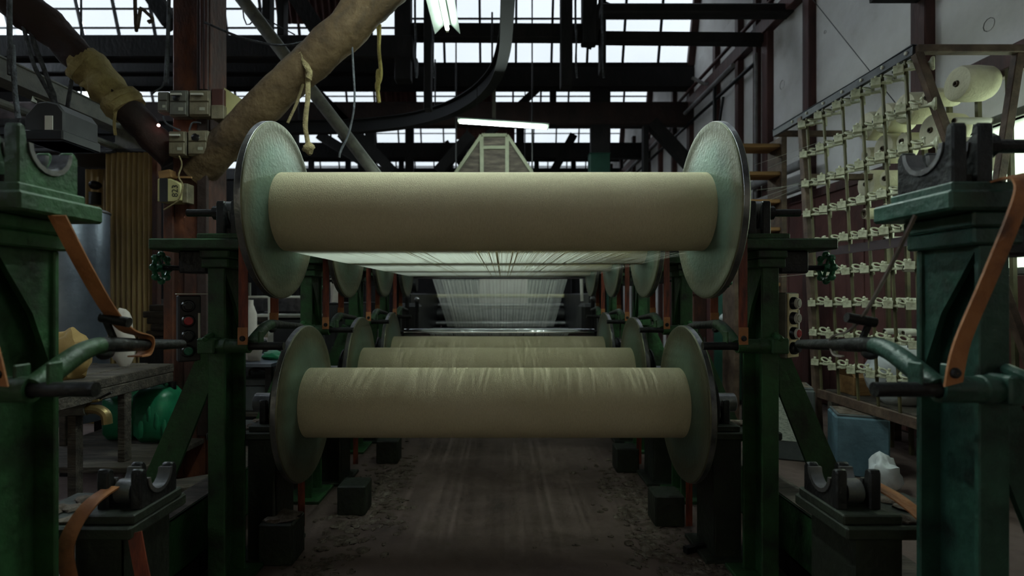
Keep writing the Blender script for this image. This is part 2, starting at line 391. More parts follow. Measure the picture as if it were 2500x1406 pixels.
# saw-tooth roof: glazing, slopes, valley beams
def glaze(idx, db, detail):
    lab = 'saw-tooth roof glazing, ' + ['out of view behind','out of view overhead','overhead nearest the viewer','first bay seen from the viewer','large bright bay above the second truss','second bright strip beyond the valley beam','third bright strip further back','fourth bright strip near the far wall','last far bay'][idx]
    w = thing('window_%d' % (idx+10), lab, 'window', (XR, db, ZV), kind='structure')
    GH = 1.5 if idx == 4 else (1.22 if idx < 4 else .9)
    pt = lambda x, v, o=0: Vector((x, db - LEAN*v - o, ZV + v))
    x0, x1 = XL, XR
    def bar(name, xa, xb, va, vb, t, m=DARKW, off=.02):
        A, B, C, D = pt(xa,va,off+t), pt(xb,va,off+t), pt(xb,vb,off+t), pt(xa,vb,off+t)
        dv = Vector((0, t, 0))
        part(w, name, MB().add([A,B,C,D,A+dv,B+dv,C+dv,D+dv], [(0,1,2,3),(7,6,5,4),(0,4,5,1),(1,5,6,2),(2,6,7,3),(3,7,4,0)]), m, smooth=0)
    bar('sill', x0, x1, -.06, .05, .08); bar('head', x0, x1, GH-.08, GH+.02, .08)
    step = .69 if detail else 2.1
    xs = [x1]
    while xs[-1] - step > x0: xs.append(xs[-1] - step)
    xs.append(x0)
    bar('jamb', XR-.13, XR+.0, 0, GH, .1, BROWN)
    for x in xs[1:-1]: bar('mullion', x-.022, x+.022, .04, GH-.06, .05)
    for i in range(len(xs)-1):
        xa, xb = xs[i+1], xs[i]
        small = xb < -1.6 and detail
        vs = [v for v in (0.04, .34, .65, .96) if v < GH-.1] + [GH-.06] if small else ([.04, .80, GH-.06] if detail else [.04, GH-.06])
        if detail == 1: vs = [.04, .5, GH-.06]
        for j in range(len(vs)-1):
            A, B, C, D = pt(xa+.01,vs[j]), pt(xb-.01,vs[j]), pt(xb-.01,vs[j+1]), pt(xa+.01,vs[j+1])
            part(w, 'pane', MB().add([A,B,C,D], [(0,1,2,3)]), GLASS if idx > 3 else GLASSD, smooth=0)
            if j: bar('glazing_bar', xa, xb, vs[j]-.012, vs[j]+.012, .03)
    # roof slope from this ridge towards the viewer, and the valley beam under the glazing
    c = thing('ceiling', 'dark boarded roof slope, ' + lab.split(', ')[1], 'roof', (0, db, ZV), kind='structure')
    R0 = pt(0, GH); yv = db - PITCH
    poly = [(R0.y+.02, R0.z), (yv-.05, ZV-.02), (yv-.05, ZV+.06), (R0.y+.02, R0.z+.08)]
    part(c, 'boarding', MB().prism(poly, 'yz', XL, XR+.1), DARKW, smooth=0)
    part(c, 'valley_beam', MB().box((XL, db-.12, ZV-(.42 if idx == 4 else .2)), (XR, db+.16, ZV-.04)), DARKW, bevel=.01)
    part(c, 'gable', MB().prism([(yv, ZV-.02), (db+.05, ZV-.02), (R0.y+.05, R0.z)], 'yz', XR+.001, XR+.2), PLASTER, smooth=0)
    for x in [XR-.55-1.38*k for k in range(10)]:
        p, q = Vector((x, R0.y-.05, R0.z-.05)), Vector((x, yv+.1, ZV-.07))
        part(c, 'rafter', MB().beam(p, q, .08, .12), DARKW)
for i, db in enumerate(BAYS): glaze(i, db, 0 if i < 4 else (2 if i == 4 else 1))

# reddish corrugated sheets closing part of the glazing
def corrugated(p0, ux, uz, w, h, pitch=.076, amp=.012, nx=None):
    mb = MB(); n = int(w/pitch*6); ux = Vector(ux).normalized(); uz = Vector(uz).normalized(); nn = ux.cross(uz)
    vs = []
    for j in (0, 1):
        for i in range(n+1):
            x = w*i/n; vs.append(Vector(p0) + ux*x + uz*(h*j) + nn*(amp*sin(2*pi*x/pitch)))
    for i in range(len(vs)): pass
    m = len(vs); vs2 = vs + [v - nn*.004 for v in vs]
    fs = [(i, i+1, n+2+i, n+1+i) for i in range(n)] + [(m+n+1+i, m+n+2+i, m+i+1, m+i) for i in range(n)]
    return mb.add(vs2, fs)
for (x0, x1, y, z0, z1, lab) in ((-4.15,-2.85,10.0,ZV+.55,ZV+1.2,'reddish corrugated sheet closing roof panes beside the big log brace'),
                                 (-3.1,-2.1,13.4,ZV-.2,ZV+1.0,'reddish corrugated sheet in the second roof strip'),
                                 (-1.15,-.2,13.4,ZV-.6,ZV+.9,'reddish corrugated sheet right of the hanging yellow rope'),
                                 (-1.0,.35,16.5,ZV-.6,ZV+.9,'reddish corrugated sheet in the third roof strip')):
    single('roof_sheet', corrugated((x0, y, z0), (1,0,0), (0,-LEAN,1), x1-x0, z1-z0, .12, .02), CORRR, lab, 'roof sheet', kind='structure', smooth=60)

# ------------------------------------------------------------------ roof trusses
def truss(y, lab, beams, posts, struts):
    t = thing('roof_truss', lab, 'roof truss', (0, y, H+3.3), kind='structure')
    for x0, x1, z0, z1, yo, m in beams: part(t, 'tie_beam', MB().box((x0, y+yo-.1, z0), (x1, y+yo+.1, z1)), m, bevel=.02)
    for x, w, z0, z1 in posts: part(t, 'queen_post', MB().box((x-w/2, y-.09, z0), (x+w/2, y+.09, z1)), DARKW, bevel=.01)
    for p, q, w in struts: part(t, 'strut', MB().beam(p, q, w, w), DARKW)
    return t
D = 7.5
def zz(py, d): return H - (py-VY)/F*d
def xx(px, d): return (px-VX)/F*d
truss(D, 'sooty roof truss over the sizing machine end, nearest of the tie beams',
      [(XL, xx(1010,D), zz(148,D), zz(92,D), 0, DARKW), ],
      [(xx(985,D), .22, zz(200,D), ZV+1.6), (xx(1045,D), .10, zz(270,D), ZV+.8), (xx(655,D), .10, zz(92,D), ZV+1.4), (xx(690,D), .09, zz(92,D), ZV+1.4),
       (xx(1382,D), .16, zz(215,D), ZV+1.4), (xx(1470,D), .08, zz(180,D), ZV+.6), (xx(1438,D), .2, zz(110,D), ZV+1.5)],
      [(P(780,80,D), P(690,-60,D), .22), (P(420,60,D), P(340,-60,D), .2), (P(1475,10,D), P(1432,110,D), .16)])
single('tie_beam', MB().beam(P(1000, 80, 7.6), P(1450, 82, 7.6), .2, .2), DARKW, 'dark tie beam between the hanging posts above the hoist rail', 'beam', kind='structure', bevel=.015)
single('tie_beam', MB().beam(P(1430, 93, 7.6), P(1876, 97, 7.6), .16, .14), DARKW, 'slimmer dark tie beam reaching the right wall post', 'beam', kind='structure', bevel=.012)
truss(6.98, 'short dark tie beam to the wall posts high above the right flange',
      [(xx(1465,6.98), XR, zz(40,6.98), zz(16,6.98), 0, DARKW)], [], [])
D = 10.6
truss(D, 'brown timber tie beam of the truss under the valley beam',
      [(XL, XR, zz(308,D), zz(252,D), 0, LOGD), (XL, xx(1030,D), zz(208,D), zz(172,D), -.5, DARKW)],
      [(xx(905,D), .18, 0, zz(300,D)), (xx(1465,D), .38, 0, zz(200,D)), (xx(1575,D), .10, 0, zz(290,D)), (xx(720,D), .12, 0, zz(300,D)), (xx(1350,D), .12, zz(310,D), ZV-.3)],
      [(P(1590,300,D), P(1700,420,D), .22), (P(1150,330,D), P(1070,420,D), .2), (P(700,150,D), P(960,420,D), .2), (P(780,330,D), P(960,440,D), .18), (P(1180,340,D),P(1330,200,D),.12)])
D = 13.7
truss(D, 'far dark tie beam seen between the two lower light strips',
      [(XL, XR, zz(388,D), zz(350,D), 0, DARKW)],
      [(xx(890,D), .25, 0, zz(360,D)), (xx(1000,D), .2, 0, ZV), (xx(1270,D), .2, 0, ZV), (xx(620,D), .2, 0, ZV), (xx(300,D), .2, 0, ZV)],
      [(P(1400,330,D), P(1345,430,D), .2), (P(830,330,D), P(900,420,D), .14), (P(1090,345,D), P(1140,430,D), .1)])
D = 16.8
truss(D, 'last tie beam in the gloom before the far wall',
      [(XL, XR, zz(440,D), zz(412,D), 0, DARKW), (XL, XR, zz(388,D), zz(352,D), .3, DARKW)],
      [(xx(x,D), .14, 0, ZV) for x in (760, 850, 980, 1100, 1310, 1400, 1520)], [])

# curved hoist rail
pts = []
ctrl = [(-9.5,9.12),(-3.4,9.05),(-1.9,8.85),(-1.05,8.4),(-.48,7.75),(-.14,7.0),(0.0,6.2),(.04,5.3),(.05,3.2)]
def catmull(c, n=8):
    out = []
    c = [Vector(p) for p in c]
    for i in range(len(c)-1):
        p0 = c[max(i-1,0)]; p1 = c[i]; p2 = c[i+1]; p3 = c[min(i+2, len(c)-1)]
        for k in range(n):
            t = k/n; out.append(0.5*((2*p1) + (p2-p0)*t + (2*p0-5*p1+4*p2-p3)*t*t + (-p0+3*p1-3*p2+p3)*t**3))
    out.append(c[-1]); return out
rail = catmull([Vector((x, y, H+2.8)) for x, y in ctrl])
hr = thing('hoist_rail', 'curved black steel hoist rail bending overhead towards the viewer', 'hoist rail', (0, 6, H+2.8))
Zu = Vector((0,0,1))
def along(path, off, w, h):
    mb = MB(); vs = []; fs = []
    for i, p in enumerate(path):
        tg = (path[min(i+1,len(path)-1)] - path[max(i-1,0)]).normalized(); s = tg.cross(Zu).normalized()
        for a, b2 in ((-1,-1),(1,-1),(1,1),(-1,1)): vs.append(p + s*a*w/2 + Zu*(off + b2*h/2))
    for i in range(len(path)-1):
        for k in range(4): l = (k+1) % 4; fs.append((i*4+k, i*4+l, i*4+4+l, i*4+4+k))
    n = (len(path)-1)*4; fs += [(3,2,1,0),(n,n+1,n+2,n+3)]
    return mb.add(vs, fs)
part(hr, 'top_flange', along(rail, .10, .13, .014), RAILB)
part(hr, 'web', along(rail, 0, .02, .19), RAILB)
part(hr, 'bottom_flange', along(rail, -.10, .13, .014), RAILB)
for k in (8, 24, 40, 56):
    p = rail[k]; part(hr, 'hanger', MB().cyl(p + Zu*.1, p + Zu*.85, .012, n=6), IRON)

# ================================================================== THE BEAM CREEL
XC, KP = -0.04, 1.03                              # centre line of the creel, pitch of its stands
RU, ZU_, RL = .375, H+.362, .168                  # flange radius, height of the upper shafts, roll radius
ZL_ = H-.524
def YU(k): return 1.325 + KP*k
def YL(k): return 1.63 + KP*k
NTH = ['empty front', 'first loaded', 'second loaded', 'third loaded', 'last loaded']
SIDE = {-1: 'left', 1: 'right'}

def jaw(yc, zc, hw, r, zb, up=.02, n=9):
    """outline of a bearing jaw with an open U-shaped seat"""
    pl = [(yc-hw, zb), (yc+hw, zb), (yc+hw, zc-.01), (yc+hw-.012, zc+.004), (yc+r+.006, zc+.004)]
    pl += [(yc + r*cos(a), zc - .006 - r*sin(a)*1.02) for a in [pi*i/n for i in range(n+1)]]
    pl += [(yc-r-.006, zc+up), (yc-hw+.006, zc+up+.006), (yc-hw, zc+up-.006)]
    return pl

def ring_seat(mb, yc, zc, r, x0, x1, n=10):
    """bright half-round liner in the seat"""
    for ra, rb in ((r+.012, r), ):
        vs = []
        for i in range(n+1):
            a = pi*i/n
            for rr, x in ((ra,x0),(rb,x0),(rb,x1),(ra,x1)): vs.append((x, yc+rr*cos(a), zc-.006-rr*sin(a)))
        fs = []
        for i in range(n):
            for k in range(4): l = (k+1) % 4; fs.append((i*4+k, i*4+l, i*4+4+l, i*4+4+k))
        m = n*4; fs += [(3,2,1,0),(m,m+1,m+2,m+3)]
        mb.add(vs, fs)
    return mb

def stand(k, s):
    X = lambda h: XC + s*h
    y0 = YU(k) - .095; yc = YU(k)
    g = GREEN if s < 0 else (GREEN2 if k == 0 else GREEN)
    ix = {0:0,1:1,2:2,3:3,4:4}[k]
    extra = {0:' with an open black bearing seat', 1:' carrying the big upper beam', 2:' behind the first pair', 3:' deeper in the creel', 4:' at the far end of the creel'}[k]
    t = thing('creel_stand', 'green steel stand, %s one on the %s%s' % (NTH[ix], SIDE[s], extra), 'machine stand', (X(1.16), yc, 0), 'green creel stands')
    top = 1.365
    part(t, 'front_flange', MB().box((X(1.12), y0, .02), (X(1.19), y0+.016, top)), g, bevel=.003)
    part(t, 'back_flange', MB().box((X(1.12), y0+.174, .02), (X(1.19), y0+.19, top)), g, bevel=.003)
    part(t, 'web', MB().box((X(1.172), y0+.016, .02), (X(1.188), y0+.174, top)), g)
    part(t, 'gusset', MB().prism([(y0+.016, top), (y0+.174, top), (y0+.174, top-.30), (y0+.12, top-.16)], 'yz', X(1.13), X(1.145)), g)
    part(t, 'foot_plate', MB().box((X(1.06), y0-.05, 0), (X(1.28), y0+.24, .022)), g, bevel=.004)
    part(t, 'head_block', MB().box((X(1.10), y0-.008, top), (X(1.215), y0+.198, top+.04)).box((X(1.095), y0-.014, top+.04), (X(1.22), y0+.204, top+.075)), g, bevel=.005)
    part(t, 'top_plate', MB().box((X(1.03), y0-.03, 1.44), (X(1.42), y0+.225, 1.485)), g, bevel=.006)
    jm = IRON
    part(t, 'bearing_base', MB().box((X(1.055), yc-.10, 1.485), (X(1.235), yc+.10, 1.508)), g if k == 0 else GREEN, bevel=.004)
    for a, c in ((1.065, 1.10), (1.125, 1.16)):
        j = part(t, 'bearing_jaw', MB().prism(jaw(yc, ZU_, .088, .062, 1.505, .03), 'yz', X(a), X(c)), jm if (s > 0 or k) else GREEN, bevel=.004)
        part(j, 'seat_liner', ring_seat(MB(), yc, ZU_, .052, X(a-.004), X(c+.004)), STEEL)
    part(t, 'bearing_saddle', MB().box((X(1.10), yc-.07, 1.505), (X(1.125), yc+.07, 1.53)), IRON)
    part(t, 'locking_bolt', MB().cyl((X(1.16), yc-.05, 1.60), (X(1.30), yc-.05, 1.60), .016, n=10).cyl((X(1.15), yc-.05, 1.60), (X(1.185), yc-.05, 1.60), .03, n=10), IRON)
    # hand wheel under the plate
    hz, hx = 1.368, 1.43
    part(t, 'wheel_bracket', MB().box((X(1.22), yc-.05, 1.345), (X(1.34), yc+.05, 1.44)), IRON, bevel=.006)
    part(t, 'wheel_shaft', MB().cyl((X(1.20), yc-.02, hz), (X(1.445), yc-.02, hz), .011, n=8), IRON)
    hw = part(t, 'hand_wheel', MB().lathe((X(hx), yc-.02, hz), (1,0,0), [(.009*cos(a), .05+.011*sin(a)) for a in [2*pi*i/8 for i in range(8)]], 24, True), WHEEL, 'glossy green hand wheel')
    m = MB()
    for i in range(8):
        a = 2*pi*i/8; m.blob((X(hx), yc-.02+.056*cos(a), hz+.056*sin(a)), .016, i, 8, 6, .1)
    part(hw, 'finger_lobes', m, WHEEL)
    m = MB().cyl((X(hx-.014), yc-.02, hz), (X(hx+.02), yc-.02, hz), .018, n=10)
    for i in range(4):
        a = 2*pi*i/4+.4; m.cyl((X(hx), yc-.02, hz), (X(hx), yc-.02+.05*cos(a), hz+.05*sin(a)), .007, n=6)
    part(hw, 'spokes', m, WHEEL)
    # outrigger brace
    part(t, 'brace', MB().prism([(X(1.205), 1.0), (X(1.205), .84), (X(1.40), .345), (X(1.49), .345)], 'xz', y0+.03, y0+.045), g)
    part(t, 'brace_flange', MB().beam((X(1.215), y0+.06, 1.0), (X(1.50), y0+.06, .345), .085, .012, (0,1,0)), g)
    # brake lever and pivot
    yp, zp = YU(k) - .125, 1.042
    part(t, 'pivot_rod', MB().cyl((X(.86), yp, zp), (X(1.20), yp, zp), .0165, n=14), IRON)
    part(t, 'pivot_sleeve', MB().lathe((X(1.00), yp, zp), (s,0,0), [(0,.02),(0,.029),(.09,.029),(.094,.032),(.115,.032),(.12,.029),(.2,.029),(.2,.018)], 18), g)
    part(t, 'pivot_clamp', MB().box((X(1.13), yp-.035, zp-.03), (X(1.20), yp+.04, zp+.034)).cyl((X(1.165), yp-.04, zp+.03), (X(1.165), yp+.02, zp+.045), .014, n=8), g, bevel=.006)
    part(t, 'clevis_plate', MB().box((X(.955), yp-.012, zp+.01), (X(.963), yp+.03, zp+.06)), g, bevel=.003)
    part(t, 'clevis_plate', MB().box((X(1.028), yp-.012, zp+.01), (X(1.036), yp+.03, zp+.055)), g, bevel=.003)
    lv = catmull([Vector((X(1.0), yp + a, z)) for a, z in ((0, 1.045), (.08, 1.085), (.15, 1.113), (.22, 1.12), (.36, 1.108), (.56, 1.092))], 5)
    n1 = 14
    part(t, 'lever_arm', MB().tube(lv[:n1+1], [.026 - .004*i/n1 for i in range(n1+1)], 12), g)
    m = MB().tube(lv[n1:], [.022 - .008*i/(len(lv)-n1-1) for i in range(len(lv)-n1)], 12)
    for i in range(n1+1, len(lv)-1, 2): m.lathe(lv[i], (0,1,0), [(-.006,.012),(-.004,.0235-.0006*i),(.004,.0235-.0006*i),(.006,.012)], 12)
    part(t, 'lever_grip', m, IRON, bevel=0)
    part(t, 'lever_hook', MB().blob(lv[15] + Vector((0,0,-.022)), (.014,.03,.016), 3, 10, 7, .15), IRON)
    # leather brake straps
    if k == 0:
        if s > 0:
            A = [Vector((X(1.165), yp+.10, 1.50)), Vector((X(1.16), yp-.0, 1.512)), Vector((X(1.135), yp-.055, 1.495)), Vector((X(1.125), yp-.062, 1.45)), Vector((X(1.08), yp-.045, 1.30)), Vector((X(1.03), yp-.03, 1.15)), Vector((X(1.012), yp-.028, 1.058))]
            part(t, 'brake_strap', MB().ribbon(catmull(A, 5), (1, .15, .22), .046, .005), LEATHER, 'wide tan leather brake strap hanging over the plate')
        else:
            A = [Vector((X(1.165), yp+.06, 1.49)), Vector((X(1.16), yp-.02, 1.50)), Vector((X(1.155), yp-.055, 1.46)), Vector((X(1.12), yp-.05, 1.30)), Vector((X(1.075), yp-.035, 1.17)), Vector((X(1.05), yp-.03, 1.055))]
            part(t, 'brake_strap', MB().ribbon(catmull(A, 5), (1, .1, -.1), .044, .005), LEATHER, 'tan leather brake strap')
        part(t, 'strap_rivet', MB().lathe(A[-1] + Vector((0,-.012,.025)), (0,1,0), [(0,.001),(0,.009),(.004,.012),(.016,.012)], 10), IRON)
        yl = lv[20].y; zl = lv[20].z
        B = [Vector((X(1.02), yp+.09, 1.44)), Vector((X(1.015), yp+.16, 1.33)), Vector((X(1.008), yp+.24, 1.215)), Vector((X(1.0), yp+.30, 1.155)), Vector((X(.998), yl+.02, zl+.02)), Vector((X(.998), yl+.012, zl-.026)), Vector((X(.998), yl-.03, zl-.03))]
        part(t, 'lever_strap', MB().ribbon(catmull(B, 5), (1,0,0) if s < 0 else (1,.9,0), .042 if s < 0 else .028, .004), LEATHER if s < 0 else LEATHERG, 'orange strap looped round the lever' if s < 0 else 'grey strap looped round the lever')
        c = Vector((X(1.002), yp+.27, 1.185))
        m = MB().cyl(c + Vector((-.038,-.01,.006)), c + Vector((.038,-.012,-.008)), .0135, n=12)
        m.beam(c + Vector((-.03 if s < 0 else .03, -.005, -.002)), Vector((X(1.0)+(-.01 if s < 0 else .01), lv[17].y, lv[17].z+.01)), .014, .01)
        part(t, 'strap_buckle', m, IRON)
    else:
        x = 1.015
        for yy, zb, m_, nm in ((YU(k)-.15, 1.06, LEATHER2, 'brake_strap'), (YU(k)+.15, 1.11, LEATHER2, 'lever_strap')):
            part(t, nm, MB().ribbon([Vector((X(x), yy, zb)), Vector((X(x), yy, 1.3)), Vector((X(x), yy, ZU_))], (1, .1, 0), .036, .005), m_, 'red-brown leather brake strap')
            part(t, 'strap_end', MB().ribbon([Vector((X(x), yy-.006, zb-.01)), Vector((X(x), yy-.006, zb+.06))], (1,.1,0), .038, .004), LEATHER)
            part(t, 'strap_rivet', MB().lathe((X(x), yy-.016, zb+.015), (0,1,0), [(0,.001),(0,.009),(.006,.012),(.014,.012)], 10), IRON)
        m = MB()
        arc = [Vector((X(x), YU(k) + .152*cos(a), ZU_ + .152*sin(a))) for a in [pi*i/12 for i in range(13)]]
        part(t, 'strap_wrap', m.ribbon(arc, (1,0,0), .036, .005), LEATHER2)
    return t

def pedestal(k, s):
    X = lambda h: XC + s*h
    yc = YL(k); zc = ZL_
    t = thing('bearing_pedestal', 'dark low bearing pedestal, %s one on the %s side' % (NTH[k].replace('empty front', 'empty nearest'), SIDE[s]), 'bearing pedestal', (X(1.08), yc, 0), 'low bearing pedestals')
    part(t, 'column', MB().box((X(1.03), yc-.11, .02), (X(1.045), yc+.11, .575)).box((X(1.03), yc-.11, .02), (X(1.16), yc-.095, .575)).box((X(1.03), yc+.095, .02), (X(1.16), yc+.11, .575)), GREEND, bevel=.003)
    part(t, 'foot_plate', MB().box((X(.98), yc-.15, 0), (X(1.22), yc+.15, .022)), GREEND, bevel=.004)
    part(t, 'table_plate', MB().box((X(.985), yc-.14, .575), (X(1.34), yc+.13, .612)), GREEND, bevel=.006)
    part(t, 'bearing_base', MB().box((X(.985), yc-.125, .612), (X(1.15), yc+.105, .64)), GREEND, bevel=.004)
    for a, c in ((.99, 1.022), (1.085, 1.118)):
        j = part(t, 'bearing_jaw', MB().prism(jaw(yc, zc, .085, .055, .638, .022), 'yz', X(a), X(c)), IRON, bevel=.004)
        part(j, 'seat_liner', ring_seat(MB(), yc, zc, .046, X(a-.003), X(c+.003)), STEEL)
    part(t, 'seat_roller', MB().lathe((X(1.03), yc-.045, zc-.045), (s,0,0), [(0,.001),(0,.034),(.046,.034),(.046,.001)], 18), STEEL)
    random.seed(k*5+s)
    m = MB()
    for i in range(9): m.blob((X(random.uniform(1.17,1.31)), yc+random.uniform(-.1,.1), .617), (.03,.03,.008), i+k, 9, 5, .5, 2.2, .6125)
    d = part(t, 'lint_cover', m, LINT, 'grey fluff lying on the plate'); d['kind'] = 'stuff'
    if k == 0:
        if s < 0:
            A = [Vector((X(1.08), yc-.07, .70)), Vector((X(1.10), yc-.13, .675)), Vector((X(1.13), yc-.16, .61)), Vector((X(1.14), yc-.165, .54)), Vector((X(1.115), yc-.16, .40)), Vector((X(1.10), yc-.165, .26)), Vector((X(1.10), yc-.165, .12))]
            part(t, 'brake_strap', MB().ribbon(catmull(A, 5), (1,.1,0), .042, .005), LEATHER, 'striped tan leather strap hanging over the plate edge')
            B = [Vector((X(.985), yc-.12, .59)), Vector((X(.955), yc-.13, .47)), Vector((X(.92), yc-.13, .34)), Vector((X(.88), yc-.12, .2)), Vector((X(.87), yc-.10, .06))]
            part(t, 'brake_strap', MB().ribbon(catmull(B, 4), (1,.2,.2), .036, .005), LEATHER2, 'red-brown strap hanging beside the column')
        else:
            A = [Vector((X(1.12), yc-.03, .70)), Vector((X(1.16), yc-.10, .675)), Vector((X(1.20), yc-.16, .62)), Vector((X(1.205), yc-.175, .55)), Vector((X(1.17), yc-.17, .42)), Vector((X(1.12), yc-.165, .28)), Vector((X(1.10), yc-.165, .14))]
            part(t, 'brake_strap', MB().ribbon(catmull(A, 5), (1,.25,.1), .04, .005), LEATHER, 'tan leather strap curling over the plate edge')
    else:
        part(t, 'brake_strap', MB().ribbon([Vector((X(1.0), yc+.14, .06)), Vector((X(1.0), yc+.14, .4)), Vector((X(1.0), yc+.14, .70))], (1,.1,0), .034, .005), LEATHER2)
    return t

ALUN = ALU.node_tree
def warp_beam(yc, zc, label, rl=RL):
    t = thing('warp_spool', label, 'warp beam', (XC, yc, zc-RU), 'flanged warp beams wound with yarn')
    n = 96
    part(t, 'yarn_roll', MB().lathe((XC-.912, yc, zc), (1,0,0), [(0,.08),(0,rl-.004),(.006,rl),(.3,rl+.0008),(.9,rl),(1.5,rl+.0008),(1.818,rl),(1.824,rl-.004),(1.824,.08)], n), YARN, 'even beige layer of wound yarn')
    for s in (-1, 1):
        prof = [(.905,.06),(.905,.15),(.908,.20),(.913,.26),(.916,.31),(.916,.345),(.912,.362),(.914,.372),(.920,RU),(.942,RU),(.948,.368),(.948,.35),(.945,.20),(.955,.15),(.955,.06)]
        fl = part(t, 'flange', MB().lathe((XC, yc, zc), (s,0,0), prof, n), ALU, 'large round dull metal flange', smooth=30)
        part(fl, 'rim_band', MB().lathe((XC, yc, zc), (s,0,0), [(.9185,RU-.002),(.9205,RU+.0012),(.9415,RU+.0012),(.9435,RU-.002)], n), STEEL)
        part(fl, 'brake_drum', MB().lathe((XC, yc, zc), (s,0,0), [(.95,.07),(.95,.165),(.965,.165),(.967,.145),(1.03,.145),(1.032,.160),(1.04,.160),(1.04,.05)], 48), IRON)
        part(fl, 'journal', MB().lathe((XC, yc, zc), (s,0,0), [(1.03,.001),(1.03,.049),(1.06,.049),(1.06,.046),(1.168,.046),(1.172,.042),(1.172,.001)], 24), STEEL)
    return t
UP = ['largest warp beam in front, wound with beige yarn, upper row', 'second warp beam of the upper row, its flanges showing below the thread sheet', 'third warp beam of the upper row, half hidden by thread', 'rearmost warp beam of the upper row']
LO = ['lower front warp beam of beige yarn just above the floor', 'second warp beam of the lower row, behind the front one', 'rearmost warp beam of the lower row, before the chrome roller']
for k in range(1, 5): warp_beam(YU(k), ZU_, UP[k-1])
for k in range(1, 4): warp_beam(YL(k), ZL_, LO[k-1])
for k in range(0, 5):
    for s in (-1, 1): stand(k, s)
for k in range(0, 4):
    for s in (-1, 1): pedestal(k, s)

# floor-level side rails joining the stands
for s in (-1, 1):
    t = thing('base_rail', 'long low green base rail along the %s side of the creel, dust on top' % SIDE[s], 'machine rail', (XC+s*1.36, 3.2, 0))
    X = lambda h: XC + s*h
    part(t, 'channel', MB().box((X(1.30), .9, .10), (X(1.312), 6.0, .345)).box((X(1.30), .9, .333), (X(1.43), 6.0, .345)).box((X(1.30), .9, .10), (X(1.43), 6.0, .112)), GREEN, bevel=.003)
    part(t, 'dust_layer', MB().box((X(1.303), .92, .3455), (X(1.428), 5.98, .350)), GREYW)
    for yy in (1.1, 2.4, 3.9, 5.4): part(t, 'foot', MB().box((X(1.31), yy, 0), (X(1.42), yy+.12, .10)), IRON)

# warp threads
def sheet(A, B, hwA, hwB, n, duty, label, name='warp_thread_sheet', sag=0.0, seg=4):
    mb = MB(); rnd = random.Random(n)
    for i in range(n):
        if rnd.random() < .07: continue
        u = -1 + 2*(i+.5)/n + rnd.uniform(-.25,.25)/n; w = duty/n * rnd.uniform(.7, 1.25)
        vs = []
        for j in range(seg+1):
            t = j/seg; y = A[0]+(B[0]-A[0])*t; z = A[1]+(B[1]-A[1])*t - sag*4*t*(1-t) + rnd.uniform(-.001,.001); hw = hwA+(hwB-hwA)*t
            vs += [Vector((XC+(u-w)*hw, y, z)), Vector((XC+(u+w)*hw, y, z+.0012))]
        mb.add(vs, [(2*j, 2*j+1, 2*j+3, 2*j+2) for j in range(seg)])
    o = single(name, mb, THREAD, label, 'thread sheet', kind='stuff', smooth=0)
    return o
zb = ZU_ - RL
for k in range(1, 4):
    sheet((YU(k), zb), (YU(k+1), zb-.002), .90, .90, 330, .72+.1*k, 'white warp threads running under the upper beams, %s span from the front' % ['first','second','third'][k-1])
YG, ZG = 5.86, H+.212
sheet((YU(4), zb), (YG, ZG+.037), .90, .90, 330, .98, 'white warp threads reaching the upper chrome guide roller')
sheet((YL(3)+RL, ZL_), (5.70, H-.39-.041), .90, .72, 300, .9, 'white warp threads passing under the lower chrome roller')
sheet((YG+.02, ZG+.037), (7.2, H+.235), .90, .90, 300, .95, 'level warp threads behind the upper chrome roller')
sheet((7.2, H+.23), (9.2, H-.53), .90, .90, 520, .40, 'sheer fan of white warp threads sloping down into the sizing machine')
sheet((7.24, H+.20), (9.22, H-.55), .78, .78, 420, .34, 'second denser layer of warp threads behind the sheer fan')

def roller(y, z, r, hw, label, m=CHROME):
    t = thing('guide_roller', label, 'roller', (XC, y, z-r))
    part(t, 'barrel', MB().lathe((XC-hw, y, z), (1,0,0), [(0,.001),(0,r-.003),(.003,r),(2*hw-.003,r),(2*hw,r-.003),(2*hw,.001)], 32), m)
    for s in (-1, 1):
        part(t, 'journal', MB().cyl((XC+s*hw, y, z), (XC+s*(hw+.14), y, z), r*.45, n=12), IRON)
        part(t, 'bearing_bracket', MB().box((XC+s*(hw+.06), y-.05, 0), (XC+s*(hw+.15), y+.05, z+.05)), IRON, bevel=.006)
roller(YG, ZG, .035, 1.0, 'upper polished chrome guide roller under the thread sheet')
roller(5.72, H-.39, .04, 1.0, 'lower polished chrome guide roller behind the last low beam')

